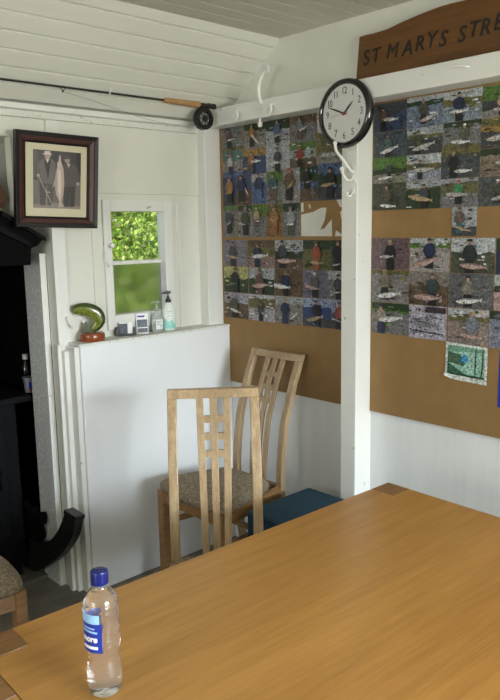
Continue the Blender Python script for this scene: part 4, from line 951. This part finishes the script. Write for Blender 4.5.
bm = BM(); bmesh.ops.create_uvsphere(bm, u_segments=10, v_segments=8, radius=.0032); xform(bm, lambda c_: c_+Vector((-.056, -.0065, .138))); obj('eye', bm, 'eye', ft, smooth=True)
# --- black tray of cards
cd = empty('card_holder', (1.722, 2.662, LZ), R(-22), 'low black plastic card holder on the ledge beside the green fish', 'holder')
bm = BM(); box(bm, -.040, .044, -.016, .016, 0, .008); box(bm, -.042, -.028, -.016, .016, .008, .040); box(bm, .034, .044, -.016, .016, .008, .036); obj('tray', bm, 'blackplastic', cd, bevel=.002)
cds = BM(); box(cds, -.026, .033, -.004, 0, .009, .058)
card = tag(obj('card', cds, 'white'), 'white business card standing in the black holder', 'card'); card.location = cd.location; card.rotation_euler = cd.rotation_euler
cds = BM(); box(cds, -.026, .010, -.0065, -.0045, .009, .054)
card = tag(obj('card', cds, 'leafcard'), 'small dark picture card in front of the white card', 'card'); card.location = cd.location; card.rotation_euler = cd.rotation_euler
# --- leaflet standing
lf = empty('leaflet', (1.814, 2.664, LZ), R(-24), 'white leaflet with dark river pictures standing before the window', 'leaflet')
bm = BM(); extrude_poly(bm, [(-.026, -.010, 0), (.026, -.010, 0), (.026, .004, .088), (-.026, .004, .088)], (0, .0015, 0)); extrude_poly(bm, [(-.026, .016, 0), (.026, .016, 0), (.026, .0055, .088), (-.026, .0055, .088)], (0, .0015, 0)); obj('leaflet_card', bm, 'white', lf)
def lfp(x0, x1, z0, z1, m_):
    bm = BM(); q = lambda z: -.010+.014*z/.088-.0006
    extrude_poly(bm, [(x0, q(z0), z0), (x1, q(z0), z0), (x1, q(z1), z1), (x0, q(z1), z1)], (0, .0004, 0)); obj('printed_picture', bm, m_, lf)
lfp(-.023, .023, .028, .062, 'leafcard'); lfp(-.023, .023, .004, .024, 'leafcard'); lfp(-.020, .012, .072, .080, 'labelblue')
# --- clear pump bottle
def pump(parent, z, m_, s=1, flip=1):
    bm = BM(); lathe(bm, [(.011*s, z), (.0115*s, z+.012*s), (.006*s, z+.014*s), (.0055*s, z+.024*s)], 20); obj('pump_collar', bm, m_, parent, smooth=True, autosmooth=40)
    bm = BM(); lathe(bm, [(.003*s, z+.022*s), (.003*s, z+.034*s)], 12)
    extrude_poly(bm, [(-flip*.026*s, -.005*s, z+.034*s), (flip*.010*s, -.006*s, z+.034*s), (flip*.012*s, -.006*s, z+.044*s), (-flip*.004*s, -.006*s, z+.046*s), (-flip*.026*s, -.004*s, z+.038*s)], (0, .011*s, 0))
    obj('pump_head', bm, m_, parent, bevel=.001)
def sqb(bm, prof, ay=.6, n=28):  # elliptic lathe
    rs = []
    for r_, h in prof:
        rs.append([bm.verts.new((r_*math.cos(2*PI*k/n), r_*ay*math.sin(2*PI*k/n), h)) for k in range(n)])
    for a, b_ in zip(rs[:-1], rs[1:]):
        for k in range(n): bm.faces.new((a[k], a[(k+1) % n], b_[(k+1) % n], b_[k]))
    bm.faces.new(rs[0]); bm.faces.new(rs[-1])
s1 = empty('pump_bottle', (1.893, 2.660, LZ), R(-6), 'clear hand gel bottle with transparent pump and white label, on the ledge', 'bottle')
bm = BM(); sqb(bm, [(.024, 0), (.0265, .005), (.027, .06), (.024, .074), (.014, .088), (.011, .096)], .68); obj('bottle_body', bm, 'clear', s1, smooth=True)
bm = BM(); sqb(bm, [(.020, .003), (.0235, .006), (.024, .052), (.020, .058)], .60); obj('gel', bm, 'gel', s1, smooth=True)
bm = boxm(-.017, .019, -.0196, -.0188, .012, .056); obj('label', bm, 'white', s1)
for x, z, wq in ((-.013, .046, .026), (-.013, .040, .02), (-.013, .032, .024), (.004, .020, .012), (.004, .026, .012)): obj('label_print', boxm(x, x+wq, -.0200, -.0197, z, z+.003), 'greyprint', s1)
pump(s1, .096, 'clear', 1.0)
s2 = empty('pump_bottle', (1.960, 2.660, LZ), R(-24), 'pale green soap bottle with black pump, rightmost on the window ledge', 'bottle')
bm = BM(); sqb(bm, [(.028, 0), (.0315, .006), (.033, .05), (.0315, .08), (.024, .108), (.014, .124), (.011, .128)], .62); obj('bottle_body', bm, 'soap', s2, smooth=True)
bm = BM()
for k, rows_ in enumerate(((.008, .066),)):
    n = 12; a0, a1 = R(-145), R(-35); v0 = []; v1 = []
    for i in range(n+1):
        a = a0+(a1-a0)*i/n; v0.append(bm.verts.new((.0334*math.cos(a), .0334*.64*math.sin(a), .008))); v1.append(bm.verts.new((.0336*math.cos(a), .0336*.64*math.sin(a), .050-.016*i/n+.008*math.sin(i))))
    for i in range(n): bm.faces.new((v0[i], v0[i+1], v1[i+1], v1[i]))
obj('label', bm, 'tealprint', s2)
for x, z, wq in ((-.012, .086, .024), (-.009, .078, .018), (-.008, .066, .016), (-.006, .028, .012)): obj('label_print', boxm(x, x+wq, -.0218, -.0206, z, z+.003), 'greyprint' if z > .05 else 'white', s2)
pump(s2, .128, 'blackplastic', 1.15)

# ============================================================ WATER BOTTLE
wb = empty('water_bottle', (.5865, 1.0225, TT+.0008), R(-44), 'clear plastic water bottle with blue cap and blue label on the table', 'bottle')
wb.scale = (.905, .905, .975)
prof = [(.010, .004), (.018, .001), (.025, 0), (.0295, .004), (.0325, .012), (.0338, .024), (.0335, .040), (.0320, .055), (.0303, .066), (.0296, .073), (.0303, .080), (.0325, .087), (.0338, .093)]
z = .098
for k in range(7): prof += [(.0341, z), (.0326, z+.005), (.0341, z+.010)]; z += .0102
prof += [(.0338, .170), (.0325, .178), (.0285, .186), (.0225, .194), (.0175, .199), (.0150, .202), (.0148, .205)]
bm = BM(); lathe(bm, prof, 64); obj('bottle_body', bm, 'water', wb, smooth=True)
bm = BM(); lathe(bm, [(.0168, .205), (.0170, .207), (.0150, .2085)], 36); obj('neck_ring', bm, 'clear', wb, smooth=True)
bm = BM()
capr = []
for h, r_ in ((.2085, .0162), (.210, .0166), (.229, .0164), (.2315, .0155), (.2322, .0135)):
    capr.append([bm.verts.new(((r_+(.0004 if k % 2 else 0))*math.cos(2*PI*k/80), (r_+(.0004 if k % 2 else 0))*math.sin(2*PI*k/80), h)) for k in range(80)])
for a, b_ in zip(capr[:-1], capr[1:]):
    for k in range(80): bm.faces.new((a[k], a[(k+1) % 80], b_[(k+1) % 80], b_[k]))
bm.faces.new(capr[0]); bm.faces.new(capr[-1])
obj('cap', bm, 'cap', wb, smooth=True, autosmooth=50)
def arc(name, r_, a0, a1, z0, z1, m_, parent, n=24, slant=0):
    bm = BM(); A0 = []; B0 = []; A1 = []; B1 = []
    for i in range(n+1):
        a = R(a0+(a1-a0)*i/n); s = slant*i/n
        for lst, rr, zz in ((A0, r_, z0+s), (B0, r_, z1+s), (A1, r_+.0004, z0+s), (B1, r_+.0004, z1+s)): lst.append(bm.verts.new((rr*math.cos(a), rr*math.sin(a), zz)))
    for i in range(n):
        bm.faces.new((A1[i], A1[i+1], B1[i+1], B1[i])); bm.faces.new((A0[i], B0[i], B0[i+1], A0[i+1]))
        bm.faces.new((A0[i], A0[i+1], A1[i+1], A1[i])); bm.faces.new((B0[i], B1[i], B1[i+1], B0[i+1]))
    bm.faces.new((A0[0], A1[0], B1[0], B0[0])); bm.faces.new((A0[n], B0[n], B1[n], A1[n]))
    return obj(name, bm, m_, parent, smooth=True, autosmooth=40)
# angle -90 deg faces the camera in the bottle's own frame; the label wraps to the left
lbl = arc('label', .0344, -255, -78, .092, .146, 'labelblue', wb)
arc('label_band', .0344, -215, -84, .1465, .163, 'labelpale', wb)
arc('label_print', .0349, -150, -92, .1315, .1350, 'labelpale', lbl, slant=-.003)
arc('label_print', .0349, -150, -100, .138, .1405, 'labelpale', lbl, slant=-.002)
arc('label_print', .0349, -150, -92, .099, .1045, 'white', lbl)
tm = text_mesh('more', .0165, .0002, shear=.12, font_off=.0006)
def wrap(c_):
    a = R(-123)+c_.x/.035; r_ = .0350+c_.z; return (r_*math.cos(a), r_*math.sin(a), .1175+c_.y)
xform(tm, wrap); obj('label_lettering', tm, 'white', lbl)
